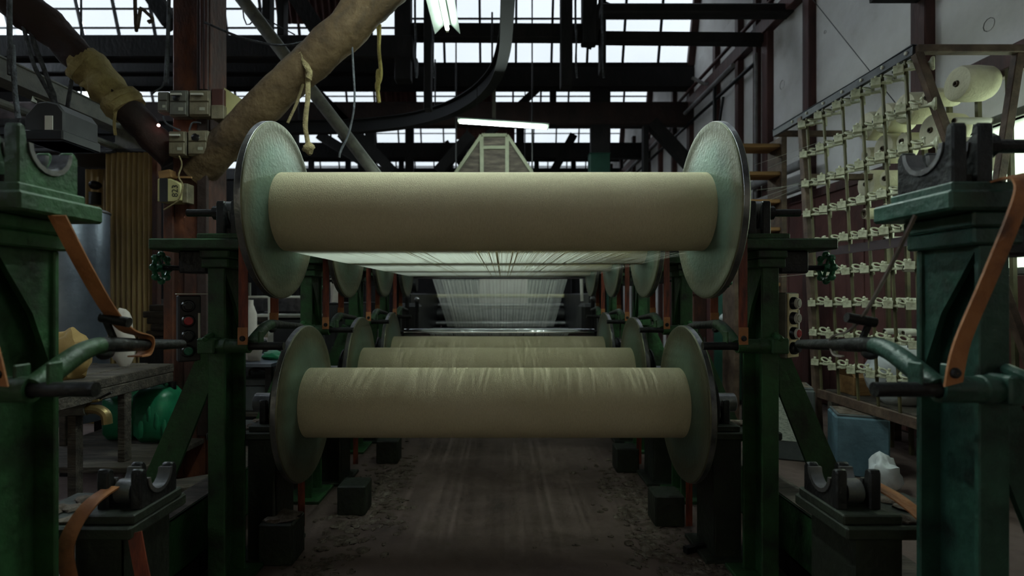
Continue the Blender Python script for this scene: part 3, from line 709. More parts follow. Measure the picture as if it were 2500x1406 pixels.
# ------------------------------------------------------------------ button boxes on the stands
def button_box(s):
    k = 1; y = YU(k) - .06
    if s > 0: x = XC + 1.262
    else: x = XC - 1.285
    t = thing('push_button_box', 'cream push-button box with four round buttons on the right stand' if s > 0 else 'dark push-button box with red, black and green buttons by the left stand', 'control box', (x, y, 1.0))
    R = Matrix.Rotation(radians(32 if s > 0 else 38), 3, 'Z')
    def q(a, b_, c): return Vector((x, y, 0)) + R @ Vector((a, b_, 0)) + Vector((0, 0, c))
    z0, z1 = (.985, 1.262) if s > 0 else (.97, 1.25)
    zc = (z0+z1)/2
    part(t, 'case', MB().obox(q(0, .03, zc), (.085, .06, z1-z0), R), GREYM if s > 0 else DARKG, bevel=.004)
    part(t, 'face_plate', MB().obox(q(0, -.004, zc), (.078, .008, z1-z0-.008), R), CREAMP if s > 0 else DARKG, bevel=.002)
    part(t, 'edge_strip', MB().obox(q(.034, -.010, zc-.02), (.009, .004, .17), R), WHITEP, bevel=.001)
    part(t, 'mounting_arm', MB().beam(Vector((x, y+.05, z0+.05)), Vector((XC+s*1.19, YU(k)+.02, z0+.05)), .03, .02), IRON)
    if s < 0: part(t, 'paper_strip', MB().obox(q(.01, .0, z1+.006), (.12, .05, .004), R), WHITEP)
    cols = [GREYB, GREYB, REDB, BLACK] if s > 0 else [BLACK, REDB, BLACK, GRNB]
    nm = ['grey button', 'grey button with a white ring', 'red button', 'black button'] if s > 0 else ['black button', 'red button', 'black button', 'green button']
    for i in range(4):
        z = z1 - .045 - i*.063
        c = q(-.008, -.006, z); ax = R @ Vector((0, -1, 0))
        bt = part(t, 'button_collar', MB().lathe(c, ax, [(0,.001),(0,.027),(.014,.026),(.02,.022),(.022,.001)], 20), BLACK, nm[i])
        part(bt, 'button_cap', MB().lathe(c, ax, [(.018,.001),(.018,.018),(.03,.017),(.033,.014),(.033,.001)], 18), cols[i])
        if s > 0 and i < 3: part(bt, 'button_ring', MB().lathe(c, ax, [(.02,.017),(.02,.0215),(.029,.0205),(.029,.017)], 18, True), WHITEP)
button_box(1); button_box(-1)

# ================================================================== BOBBIN CREEL
ZT_, ZB_ = H+1.43, H-.78
def CX(z): return 2.40 + (ZT_-z)*.0545
CY = [3.24, 3.44, 3.64, 3.845, 4.07, 4.29]
ROWS = [H + 1.35 - .235*i for i in range(9)]
t = thing('bobbin_creel', 'leaning steel bobbin creel with rows of porcelain thread tensioners', 'creel', (2.5, 3.9, 0))
def yb(y): return Vector((CX(ZB_), y, ZB_))
m = MB().box((2.385, 3.16, ZT_-.03), (2.415, 4.80, ZT_+.03)).box((2.385, 3.16, ZT_+.018), (2.43, 4.80, ZT_+.03))
part(t, 'top_rail', m, RAILM, bevel=.003)
for y in CY + [4.5]: part(t, 'rail_bolt', MB().lathe((2.385, y-.03, ZT_), (-1,0,0), [(0,.012),(.008,.011),(.011,.006),(.011,.001)], 8), WHITEP)
part(t, 'bottom_rail', MB().box((CX(ZB_)-.015, 3.0, ZB_-.035), (CX(ZB_)+.015, 4.62, ZB_+.035)), BRKT, bevel=.003)
part(t, 'cross_strap', MB().box((CX(H+.32)-.008, 3.1, H+.30), (CX(H+.32)+.008, 4.25, H+.36)), MAROON)
for y in CY:
    part(t, 'post', MB().beam((CX(ZT_), y, ZT_), (CX(ZB_), y, ZB_), .017, .017), OLIVE, bevel=.003)
part(t, 'end_post', MB().beam((CX(ZT_), 4.36, ZT_), (CX(0), 4.36, 0), .045, .06), BRKT, bevel=.004)
for a, c, nm in (((2.40,3.16,ZT_),(3.22,3.16,ZT_),'end_bar'), ((2.41,3.16,ZT_-.02),(3.36,3.16,.06),'end_brace'), ((3.01,3.17,ZT_-.02),(2.60,3.17,.0),'end_brace'),
                 ((3.20,3.16,ZT_-.02),(3.20,4.8,ZT_-.02),'rear_rail'), ((2.40,4.80,ZT_),(3.05,4.80,ZT_),'end_bar'), ((2.40,4.36,H+.95),(3.0,4.36,H+.95),'tie_bar')):
    part(t, nm, MB().beam(a, c, .05, .045), BRKT, bevel=.004)
for y in [3.32, 3.54, 3.77, 4.0, 4.2, 4.42]:
    part(t, 'rear_post', MB().beam((3.14, y+.05, ZT_-.02), (3.20, y+.05, 0), .026, .026), OLIVE)
# tensioners: one body, one washer, one disc shared by all
tb = MB().box((-.056,-.020,-.020),(-.014,.020,.020)).box((-.014,-.009,-.012),(.075,.009,.000)).box((.008,-.016,-.014),(.034,.016,.006))
tb.cyl((.046,0,-.004),(.046,0,.030),.006,n=8).cyl((-.036,0,.018),(-.036,0,.034),.008,n=8).blob((.046,0,.032),.009,1,8,6,.05)
me_b = mesh_of(tb, 'tensioner_body', bevel=.003); me_b.materials.append(PORC)
me_h = mesh_of(MB().cyl((-.0565,-.010,-.006),(-.060,-.010,-.006),.006,n=8), 'eyelet'); me_h.materials.append(BLACK)
me_r = mesh_of(MB().lathe((.020,0,.020), (.35,-.5,.8), [(.0055*cos(a), .021+.0055*sin(a)) for a in [2*pi*i/6 for i in range(6)]], 14, True), 'tension_ring'); me_r.materials.append(PORC)
me_d = mesh_of(MB().lathe((.072,0,-.004), (1,0,0), [(-.004,.001),(-.004,.010),(.004,.011),(.010,.016),(.016,.029),(.022,.032),(.028,.030),(.029,.001)], 18), 'thread_disc'); me_d.materials.append(PORC)
for y in CY:
    for z in ROWS:
        o = link(me_b, 'thread_tensioner', None, t); o.location = Vector((CX(z), y-.016, z)) - ORG[t.name]
        o.rotation_euler = (random.uniform(-.08,.08), random.uniform(-.12,.05), random.uniform(-.75,-.5)); o.scale = (1.25,1.25,1.25)
        for me, nm in ((me_r, 'tension_ring'), (me_d, 'thread_disc'), (me_h, 'eyelet')):
            c = link(me, nm, None, o)

def bobbin(kind, y, z, label):
    x = 2.95; tname = {'L':'yarn_cone','M':'yarn_cone','S':'yarn_cone','T':'bare_bobbin_tube'}[kind]
    r, ln = {'L':(.112,.22), 'M':(.062,.22), 'S':(.045,.22), 'T':(.022,.24)}[kind]
    o = thing(tname, label, 'yarn bobbin' if kind != 'T' else 'bobbin', (x, y, z-r), 'bobbins on the creel')
    part(o, 'yarn' if kind != 'T' else 'tube', MB().lathe((x, y, z), (1,0,.0), [(.004,.022),(.0,.04 if r > .05 else r*.8),(.006,r*.93),(.022,r),(ln*.5,r*1.02),(ln-.03,r*.97),(ln-.006,r*.86),(ln,r*.5),(ln,.02)], 36), COTTON if kind != 'T' else WHITEP, smooth=50)
    part(o, 'core', MB().lathe((x, y, z), (1,0,0), [(.03,.001),(.03,.010),(-.006,.011),(-.008,.017),(.006,.020)] if r > .05 else [(.03,.001),(.03,r*.5),(-.003,r*.55),(-.004,r*.75),(.006,r*.8)], 18), TUBEP)
    part(o, 'spindle', MB().cyl((x+ln-.02, y, z), (3.15, y+.05, z), .006, n=6), IRON)
RZ = [H+1.378-.2365*i for i in range(8)]
for kind, y, r, lab in (('L',3.535,0,'fat cream yarn cone at the top right of the creel'), ('M',3.78,0,'half-used yarn cone in the top row, crossed by the brown brace'), ('L',4.0,0,'fat yarn cone in the top row left of the brace'),
                        ('L',4.22,0,'fat yarn cone in the top row, second from the far end'), ('L',4.42,0,'farthest fat yarn cone of the top row'),
                        ('T',3.55,1,'bare bobbin tube in the second row by the bright window'), ('L',3.75,1,'fat yarn cone in the second row behind the brace'), ('M',4.02,1,'half-used yarn cone in the second row above the black bearing'),
                        ('L',4.22,1,'fat yarn cone in the second row behind a creel post'), ('M',4.42,1,'half-used yarn cone at the far end of the second row'),
                        ('L',3.50,2,'fat yarn cone against the window behind the black bearing'), ('M',4.2,2,'half-used cone beside the fat one in the third row'), ('L',4.42,2,'fat yarn cone in the third row before the red wall'),
                        ('S',4.44,3,'slim yarn cone low in front of the red wall'), ('S',4.2,3,'small yarn cone beside the green plate'),
                        ('T',4.2,4,'bare white tube in the fifth row'), ('T',4.0,5,'bare white tube in the sixth row'), ('T',4.2,6,'bare white tube in the seventh row by the strap'), ('T',4.0,6,'bare white tube beside the last post, seventh row'),
                        ('T',4.2,7,'bare white tube in the lowest row above the lever'), ('T',4.0,7,'bare white tube at the right of the lowest row')):
    bobbin(kind, y, RZ[r], lab)
rt = random.Random(3)
for i in range(14):                               # single yarns drawn off the creel
    z = ROWS[rt.randrange(1,6)]; y = CY[rt.randrange(2,6)]
    single('loose_yarn', MB().tube([Vector((CX(z)-.05, y, z)), Vector((rt.uniform(2.3,2.5), 5.02, z+rt.uniform(-.1,.1)))], .0012, 3), THREAD, 'fine loose yarn stretched along the bobbin creel', 'yarn', 'loose yarns on the creel')
# ================================================================== LAMPS
def lamp(p, q, label, wing=.11, drop=.9, dip=.115, tube=None):
    p, q = Vector(p), Vector(q); ax = (q-p).normalized(); sd = ax.cross(Zu).normalized()
    t = thing('fluorescent_lamp', label, 'lamp', (p+q)/2, 'hanging fluorescent lamps')
    part(t, 'tube', MB().cyl(p, q, .016, n=14), tube or TUBE, 'glowing fluorescent tube')
    part(t, 'spine', MB().beam(p + Zu*.045, q + Zu*.045, .05, .035), REFLECT, bevel=.004)
    for s in (-1, 1):
        A, B = p - ax*.03 + Zu*.055, q + ax*.03 + Zu*.055
        o = sd*s*wing + Zu*(-dip)
        e = Zu*.004
        part(t, 'reflector_wing', MB().add([A+sd*s*.02, B+sd*s*.02, B+o, A+o, A+sd*s*.02+e, B+sd*s*.02+e, B+o+e, A+o+e], [(0,1,2,3),(7,6,5,4),(0,4,5,1),(1,5,6,2),(2,6,7,3),(3,7,4,0)]), REFLECT, smooth=0)
    for e, sg in ((p, -1), (q, 1)): part(t, 'socket', MB().beam(e + ax*sg*.004 - Zu*.02, e + ax*sg*.004 + Zu*.05, .02, .03), WHITEP)
    for u in (.2, .8):
        c = p + (q-p)*u; part(t, 'hanging_wire', MB().cyl(c + Zu*.06, c + Zu*drop, .004, n=5), IRON)
    return t
ZLAMP = H + 2.2
lamp((-.46, 3.3, ZLAMP), (-.46, 4.48, ZLAMP), 'fluorescent lamp pointing towards the viewer at the top edge', .105, .9, .085, TUBEW)
lamp((.55, 2.7, ZLAMP), (.55, 3.9, ZLAMP), 'unseen fluorescent lamp added overhead beside the hoist rail')  # extra fixture out of frame, added to light the rolls from above
pa, pb = P(1122, 298, 7.35), P(1335, 312, 7.35)
lm = lamp(pa, pb, 'fluorescent lamp hanging crosswise over the sizing machine', .085, .5, .03)
part(lm, 'hanging_chain', MB().beam(P(1206, 290, 7.35), P(1206, 200, 7.35), .05, .03), GREYM)
lamp((-.46, 1.8, ZLAMP), (-.46, 3.0, ZLAMP), 'unseen fluorescent lamp added overhead in the same row')  # unseen lamp added over the front roll for top light

def cabinet(name, lo, hi, m, label, doors=2, face='y', cat='cabinet', handle=STEEL):
    lo, hi = Vector(lo), Vector(hi)
    t = thing(name, label, cat, ((lo.x+hi.x)/2, (lo.y+hi.y)/2, lo.z))
    part(t, 'body', MB().box(tuple(lo + V(0,0,.05)), tuple(hi)), m, bevel=.012)
    part(t, 'plinth', MB().box(tuple(lo + V(.02,.02,0)), (hi.x-.02, hi.y-.02, lo.z+.05)), IRON)
    part(t, 'top_plate', MB().box((lo.x-.008, lo.y-.008, hi.z), (hi.x+.008, hi.y+.008, hi.z+.012)), m, bevel=.003)
    h = hi.z - lo.z
    for k in range(doors):
        if face == 'y':
            w = (hi.x-lo.x)/doors; a = lo.x + w*k
            d = part(t, 'door', MB().box((a+.012, lo.y-.012, lo.z+.09), (a+w-.012, lo.y+.002, hi.z-.03)), m, bevel=.004)
            part(d, 'handle', MB().box((a+w*.8-.008, lo.y-.03, lo.z+h*.5), (a+w*.8+.008, lo.y-.012, lo.z+h*.5+.10)), handle, bevel=.003)
        else:
            w = (hi.y-lo.y)/doors; a = lo.y + w*k
            d = part(t, 'door', MB().box((lo.x-.012, a+.012, lo.z+.09), (lo.x+.002, a+w-.012, hi.z-.03)), m, bevel=.004)
            part(d, 'handle', MB().box((lo.x-.03, a+w*.8-.008, lo.z+h*.5), (lo.x-.012, a+w*.8+.008, lo.z+h*.5+.10)), handle, bevel=.003)
    return t
# ================================================================== LEFT SIDE
YC_ = 3.69
cx0, cx1 = xx(420, YC_), xx(511, YC_)
t = thing('pillar', 'rusty brown roof pillar carrying switch boxes, left of the creel', 'pillar', ((cx0+cx1)/2, YC_+.1, 0))
part(t, 'shaft', MB().box((cx0, YC_, 0), (cx1, YC_+.24, H+3.4)), RUST, bevel=.012)
part(t, 'side_board', MB().box((cx1-.07, YC_-.03, .3), (cx1, YC_, H+3.4)), LOGD, bevel=.006)
part(t, 'side_board', MB().box((cx0-.05, YC_-.02, 0), (cx0+.02, YC_+.02, zz(470,YC_))), RUST, bevel=.006)
part(t, 'foot_board', MB().box((cx0+.09, YC_-.02, 0), (cx1-.02, YC_, zz(640,YC_))), RUST, bevel=.006)
for px in (492, 503): part(t, 'conduit', MB().cyl(P(px, 218, YC_-.06), P(px, -90, YC_-.06), .011, n=8), BROWN)
part(t, 'conduit', MB().cyl(P(408, 205, YC_-.05), P(414, -90, YC_-.05), .012, n=8), CABLE)

def switch_box(x0, x1, y0, y1, d, label, m=BAKE, handle=True, blade=True):
    a, c = P(x0, y1, d), P(x1, y0, d)
    t = thing('switch_box', label, 'switch box', ((a.x+c.x)/2, d, a.z), 'switch boxes on the pillar')
    w, h = c.x-a.x, c.z-a.z
    part(t, 'case', MB().box((a.x, d, a.z), (c.x, d+.075, c.z)), m, bevel=.006)
    part(t, 'lid', MB().box((a.x+.008, d-.012, a.z+.008), (c.x-.008, d, a.z+h*.52)), m, bevel=.004)
    part(t, 'lid', MB().box((a.x+.008, d-.010, a.z+h*.56), (c.x-.008, d, c.z-.008)), m, bevel=.004)
    if handle: part(t, 'handle', MB().beam((a.x+w*.18, d-.022, c.z-h*.2), (a.x+w*.75, d-.022, c.z-h*.2), .012, .012), WHITEP)
    if blade: part(t, 'knife_blade', MB().blob((a.x+w*.45, d-.013, c.z-h*.3), (w*.2, .006, h*.13), 2, 12, 7, .4), BLACK)
    part(t, 'name_plate', MB().box((a.x+w*.55, d-.014, a.z+h*.2), (a.x+w*.8, d-.012, a.z+h*.32)), GREYB)
DS = YC_-.085
switch_box(384, 412, 224, 274, DS, 'small dark grey switch box at the left of the upper row', GREYM, False, False)
switch_box(413, 459, 220, 284, DS, 'grey knife switch box in the upper row on the pillar', GREYM)
switch_box(461, 513, 220, 284, DS, 'larger beige switch box at the right of the upper row', BAKE, True, False)
switch_box(411, 455, 320, 380, DS, 'beige switch box at the left of the lower row', BAKE, True, False)
switch_box(458, 508, 318, 380, DS, 'beige switch box with dark stain, right of the lower row', BAKE, False, True)
t = thing('terminal_box', 'brown wooden terminal box with a cream sloping side on the pillar', 'terminal box', P(545, 292, DS+.05))
part(t, 'case', MB().box(tuple(P(515, 290, DS)), tuple(P(546, 216, DS)+Vector((0,.12,0)))), BROWN, bevel=.006)
part(t, 'base', MB().box(tuple(P(515, 290, DS-.01)), tuple(P(546, 256, DS-.01)+Vector((0,.12,0)))), BAKE, bevel=.004)
a = [P(547, 290, DS+.03), P(547, 214, DS+.03), P(606, 252, DS+.03)]
part(t, 'sloping_side', MB().add(a + [v + Vector((0,.05,0)) for v in a], [(0,1,2),(5,4,3),(0,3,4,1),(1,4,5,2),(2,5,3,0)]), CREAM)
# cream junction box with its number
DJ = YC_-.12
t = thing('junction_box', 'yellowed cream junction box marked 823 with a dark band', 'junction box', P(415, 500, DJ))
A, B = P(384, 492, DJ), P(440, 436, DJ)
part(t, 'body', MB().prism([(A.x, A.z), (P(424,492,DJ).x, A.z), (P(440,478,DJ).x, P(440,488,DJ).z), (P(440,478,DJ).x, P(440,450,DJ).z), (P(416,436,DJ).x, B.z), (A.x, B.z)], 'xz', DJ, DJ+.12), CREAM, bevel=.004)
part(t, 'dark_band', MB().box((P(391,0,DJ).x, DJ-.006, A.z-.002), (P(410,0,DJ).x, DJ, B.z+.002)), DARKG)
part(t, 'end_cap', MB().box((P(440,0,DJ).x, DJ+.02, P(0,494,DJ).z), (P(453,0,DJ).x, DJ+.10, P(0,446,DJ).z)), BAKE, bevel=.004)
fc = bpy.data.curves.new('number_lettering', 'FONT'); fc.body = '823'; fc.size = .055; fc.extrude = .0008; fc.align_x = 'CENTER'; fc.align_y = 'CENTER'
fo = bpy.data.objects.new('tmp', fc); col.objects.link(fo)
dg = bpy.context.evaluated_depsgraph_get(); me = bpy.data.meshes.new_from_object(fo.evaluated_get(dg)); bpy.data.objects.remove(fo)
me.materials.clear()
lt = link(me, 'number_lettering', DARKG, t); lt.rotation_euler = (pi/2, -pi/2, 0); lt.location = P(428, 466, DJ) + Vector((0,-.0015,0)) - ORG[t.name]
single('dangling_wire', MB().tube(catmull([P(437,380,DS), P(444,402,DS), P(436,430,DJ-.02), P(446,452,DJ-.02), P(438,485,DJ-.01), P(420,500,DJ-.01), P(400,512,DJ)], 5), .005, 6), ROPE, 'thin grey wire dangling from the switch boxes to the junction box', 'wire')
single('pillar_bracket', MB().beam(P(420, 432, DJ+.08), P(468, 433, DJ+.06), .012, .012).beam(P(395,430,DJ+.08), P(423,425,DJ+.08), .07, .05), WOOD, 'small wooden block and rod above the junction box', 'bracket')
pl = single('pilot_lamp', MB().blob(P(387, 306, YC_-.05), .010, 1, 10, 7, .05), PILOT, 'tiny red glowing pilot lamp at the left edge of the pillar', 'pilot lamp')
for i, (c, lab) in enumerate((([(400,200),(395,212),(380,222),(370,230)], 'frayed pale cable end left of the upper switch boxes'), ([(398,284),(405,300),(425,312),(440,318)], 'short loop of wire between the two rows of switch boxes'), ([(490,300),(470,300),(462,318)], 'short wire entering the lower right switch box'))):
    single('switch_wire', MB().tube(catmull([P(x, y, DS-.01) for x, y in c], 5), .006, 6), CABLE, lab, 'wire')

# log braces
def log(pts, rads, m, label, name='log_brace'):
    path = catmull([Vector(p) for p in pts], 8); n = len(path)
    rr = []
    for i in range(n):
        u = i/(n-1)*(len(rads)-1); k = min(int(u), len(rads)-2); rr.append(rads[k] + (rads[k+1]-rads[k])*(u-k))
    return path, single(name, MB().tube(path, rr, 20, True, .16), m, label, 'timber brace', smooth=50)
log([P(480,430,3.74), P(585,318,3.66), P(715,190,3.6), P(830,85,3.55), P(950,-40,3.5), P(1060,-160,3.45)], [.10,.115,.12,.125,.135,.15], LOGW, 'big knotty brown log brace rising right from the pillar')
pathB, _ = log([P(425,388,3.78), P(360,320,3.72), P(265,215,3.66), P(160,105,3.6), P(50,10,3.5), P(-60,-90,3.45)], [.095,.10,.10,.105,.13,.15], LOGD, 'dark log brace rising left from the pillar')
t = thing('cloth_bandage', 'tan cloth wrapped round the dark log brace', 'cloth wrapping', P(265, 280, 3.66))
w = [p for p in pathB if 190 < VX + p.x/p.y*F < 325]
n = len(w)
part(t, 'wrapping', MB().tube(w, [.118 + .012*sin(i*1.9) for i in range(n)], 20, True, .22), WRAP, smooth=60)
part(t, 'tie_band', MB().tube([w[1], w[2]], [.135,.13], 20, True, .1), WRAP, smooth=60)
part(t, 'tie_band', MB().tube([w[-2], w[-3]], [.135,.128], 20, True, .2), WRAP, smooth=60)
part(t, 'loose_knot', MB().blob(P(213, 208, 3.58), (.035,.03,.03), 5, 12, 8, .6), WRAP, smooth=60)
part(t, 'loose_tail', MB().ribbon(catmull([P(283,268,3.6), P(279,300,3.6), P(282,330,3.6)], 4), (1,0,0), .02, .004), WRAP)

single('steel_strut', MB().cyl(P(330,-345,4.35), P(945,462,5.0), .055, n=14), GREYM, 'long grey strut crossing behind the big log brace down to the left flange', 'strut')

# ropes and cables
def rope(pts, r, d, m, label, name='hanging_rope', jit=.35, top=True):
    q = [P(x, y, d) for x, y in pts]
    if top: q = [Vector((q[0].x, q[0].y, ZV+.6))] + q
    path = catmull(q, 6)
    return single(name, MB().tube(path, r, 7, True, jit), m, label, 'rope', 'ropes and cables hanging from the roof', smooth=60)
rope([(738,120),(748,160),(752,230),(745,300),(752,350),(755,370)], .016, 3.5, ROPE, 'frayed tan rope hanging from the big log brace', top=False)
rope([(735,130),(742,150),(752,168),(756,180),(752,192)], .02, 3.48, ROPE, 'knot of rope tied round the big log brace', top=False)
single('rope_knot', MB().blob(P(753, 362, 3.5), (.035,.03,.035), 4, 12, 9, .5), ROPE, 'rope knot at the end of the rope by the left flange', 'rope')
rope([(740,205),(725,250),(702,300)], .009, 3.55, ROPE, 'thin rope slanting down to the left flange', top=False)
rope([(923,10),(927,60),(925,120),(930,180),(922,215),(926,250)], .014, 4.2, ROPEY, 'yellow rope hanging free left of the hoist rail')
single('rope_tassel', MB().blob(P(922, 205, 4.2), (.02,.02,.10), 6, 10, 10, .5), ROPEY, 'frayed yellow tassel on the hanging rope', 'rope')
rope([(858,62),(862,160),(866,230),(862,280),(850,330),(833,365),(828,385)], .007, 3.53, CABLE, 'grey cord curving down between the ropes', top=False)
rope([(24,30),(30,110),(34,190),(42,265),(48,300)], .012, 2.7, CABLE, 'lint-covered cable hanging to the black motor housing')
rope([(68,45),(88,120),(112,180),(128,225),(138,262)], .014, 3.5, CABLE, 'fluffy cable slanting down beside the dark log', top=False)
rope([(52,40),(80,150),(110,210),(135,255)], .012, 3.48, CABLE, 'second fluffy cable slanting down beside the dark log', top=False)
rope([(185,140),(175,165),(172,215),(165,262)], .013, 3.62, CABLE, 'short dusty cable hanging under the bandaged log', top=False)
rope([(135,245),(158,290),(195,345),(235,370),(280,370)], .012, 4.72, CABLE, 'black cable looping from the motor housing to the corrugated hut', top=False)
rope([(412,10),(410,60),(408,120),(403,200)], .010, 3.5, CABLE, 'dusty cable down the left side of the pillar', top=False)
rope([(330,8),(345,20),(372,45),(362,55)], .014, 4.2, LINT, 'cobweb of fluff under the roof panes')
rope([(500,55),(600,95),(700,110),(790,85)], .008, 3.62, CABLE, 'thin cable sagging between the roof posts', top=False)
rope([(590,0),(640,40),(720,85)], .006, 4.8, CABLE, 'thin wire slanting across the roof panes')
for i, (x, d) in enumerate(((1056,6.0),(1013,6.2),(1470,6.4),(1405,6.2))):
    rope([(x,20),(x+2,90),(x+1,150),(x+4,190)], .012, d, CABLE, ['lint-covered cord left of the hoist rail', 'thin lint-covered cord beside the queen post', 'dusty cord with a loop right of centre', 'dusty strap beside the leaning post'][i])

# motor housing hanging at the left
d = 2.55
t = thing('motor_housing', 'black rounded motor housing with a pale plate, hanging above the left stand', 'motor', P(108, 345, d))
A, B = P(58, 344, d), P(156, 246, d)
poly = [(A.x, A.z), (B.x, A.z), (B.x, B.z-.05), (B.x-.03, B.z-.012), (B.x-.08, B.z), (A.x+.06, B.z-.005), (A.x+.02, B.z-.05), (A.x, B.z-.07)]
part(t, 'body', MB().prism(poly, 'xz', d, d+.22), DARKG, bevel=.008)
part(t, 'lower_tray', MB().box((A.x-.01, d-.015, A.z), (B.x+.005, d+.23, A.z+.05)), BLACK, bevel=.006)
part(t, 'pale_plate', MB().box(tuple(P(109, 323, d-.004)), tuple(P(128, 282, d-.004)+Vector((0,.004,0)))), WHITEP)
part(t, 'carrier_arm', MB().beam(P(-60, 300, d+.1), P(70, 298, d+.1), .03, .03), IRON)
part(t, 'top_strap', MB().ribbon([P(82,250,d), P(86,238,d+.05), P(130,255,d+.05)], (0,1,0), .03, .006), GREYM)
# cable trunking along the left
X_, Z_ = -3.42, H+1.46
t = thing('cable_trunking', 'grey steel cable trunking running to the corrugated hut', 'trunking', (X_, 3.6, Z_))
part(t, 'channel', MB().box((X_-.08, 2.0, Z_-.01), (X_+.08, 4.9, Z_+.0)).box((X_-.08, 2.0, Z_), (X_-.07, 4.9, Z_+.12)).box((X_+.07, 2.0, Z_), (X_+.08, 4.9, Z_+.12)), GREYM)
part(t, 'lid', MB().box((X_-.09, 2.0, Z_+.12), (X_+.09, 4.9, Z_+.135)), GREYM, bevel=.003)
part(t, 'lower_pipe', MB().cyl((X_+.02, 2.0, Z_-.16), (X_+.02, 4.9, Z_-.16), .03, n=10), GREYM)
for y in (2.4, 3.4, 4.4): part(t, 'hanger', MB().cyl((X_, y, Z_+.13), (X_, y, Z_+1.6), .008, n=6), CABLE)
# corrugated hut with hood
d = 4.75
zt = zz(372, d)
t = thing('corrugated_hut', 'brown corrugated sheet booth left of the pillar', 'booth', (xx(320,d), d+.4, 0))
part(t, 'front_sheet', corrugated((xx(258,d), d, 0), (1,0,0), (0,0,1), xx(388,d)-xx(258,d), zt, .047, .010), CORR, smooth=60)
part(t, 'side_sheet', corrugated((xx(258,d), d+.55, 0), (0,-1,0), (0,0,1), .55, zt, .047, .010), CORR, smooth=60)
part(t, 'rear_sheet', corrugated((xx(90,d), d+.55, 0), (1,0,0), (0,0,1), xx(258,d)-xx(90,d), zt-.02, .06, .010), CORR, smooth=60)
part(t, 'roof', MB().box((xx(80,d), d-.02, zt), (xx(390,d), d+.75, zt+.03)), DARKG, bevel=.004)
part(t, 'corner_post', MB().box((xx(376,d), d-.03, 0), (xx(389,d), d+.03, zt)), RUST, bevel=.004)
single('booth_hood', MB().add([P(281,370,d), P(376,370,d), P(340,345,d+.1), P(318,306,d), P(281,304,d)] + [P(281,370,d)+V(0,.3,0), P(376,370,d)+V(0,.3,0), P(340,345,d+.1)+V(0,.2,0), P(318,306,d)+V(0,.3,0), P(281,304,d)+V(0,.3,0)],
       [(0,1,2,3,4),(9,8,7,6,5),(0,5,6,1),(1,6,7,2),(2,7,8,3),(3,8,9,4),(4,9,5,0)]), GREYM, 'grey sheet metal hood on top of the corrugated booth', 'hood', smooth=0)
t = thing('iron_fitting', 'old round iron fitting on the shaded booth wall above the tank', 'fitting', P(232, 480, d+.3))
part(t, 'stem', MB().cyl(P(232,470,d+.3), P(232,500,d+.3), .05, n=12), IRON); part(t, 'cap', MB().blob(P(232,452,d+.3), (.055,.05,.04), 2, 12, 8, .1), IRON)
# tank with brass tap
d = 3.62
tx, tz = xx(160,3.92), zz(492,d)
t = thing('water_tank', 'tall blue-grey galvanised cylindrical tank behind the left stand', 'tank', (tx, d+.3, 0))
part(t, 'shell', MB().lathe((tx, d+.3, .35), (0,0,1), [(0,.001),(0,.255),(.01,.262),(tz-.37,.262),(tz-.355,.255),(tz-.35,.001)], 40), TANK)
part(t, 'top_rim', MB().lathe((tx, d+.3, tz-.02), (0,0,1), [(.009*cos(a), .262+.009*sin(a)) for a in [2*pi*i/8 for i in range(8)]], 40, True), STEEL)
for a in (.6, 2.2, 4.0, 5.4): part(t, 'leg', MB().box((tx+.2*cos(a)-.025, d+.3+.2*sin(a)-.025, 0), (tx+.2*cos(a)+.025, d+.3+.2*sin(a)+.025, .36)), IRON)
d = 2.9
tp = thing('brass_tap', 'tarnished brass tap on a grey pipe, left of the bench', 'tap', P(225, 1040, d))
part(tp, 'pipe', MB().cyl(P(150,1000,d), P(215,998,d), .035, n=12), GREYM)
part(tp, 'spout', MB().tube(catmull([P(212,998,d), P(240,1000,d), P(258,1012,d), P(262,1035,d)], 5), [.026]*16, 10), BRASS)
part(tp, 'handle', MB().beam(P(216,982,d), P(246,976,d), .03, .015), BRASS, bevel=.004)
part(tp, 'lever', MB().cyl(P(228,980,d), P(272,958,d), .007, n=6), IRON)
part(tp, 'stand', MB().box(tuple(P(172,1010,d)+V(0,-.02,0)), (P(192,1010,d).x, d+.03, 0)), GREYW)
# bench
t = thing('workbench', 'rough plank workbench behind the left brake lever', 'bench', (-2.45, 3.35, 0))
zb2 = .80
for i in range(4): part(t, 'plank', MB().box((-2.86+.168*i, 2.45+.02*(i % 2), zb2-.06), (-2.86+.168*i+.164, 3.62, zb2-.004*(i % 2))), GREYW, bevel=.006)
part(t, 'apron', MB().box((-2.215, 2.5, zb2-.12), (-2.185, 3.6, zb2-.06)), GREYW, bevel=.004)
for x, y in ((-2.21,3.17),(-2.21,2.55),(-2.82,3.5)): part(t, 'leg', MB().box((x-.022,y-.03,.285 if y > 3 else 0),(x+.022,y+.03,zb2-.06)), GREYW, bevel=.004)
part(t, 'shelf', MB().box((-2.9, 3.05, .25), (-2.02, 4.0, .285)), GREYW, bevel=.004)
for x, y in ((-2.85,3.1),(-2.1,3.1),(-2.85,3.95),(-2.1,3.95)): part(t, 'foot', MB().box((x-.04,y-.04,0),(x+.04,y+.04,.25)), GREYW)
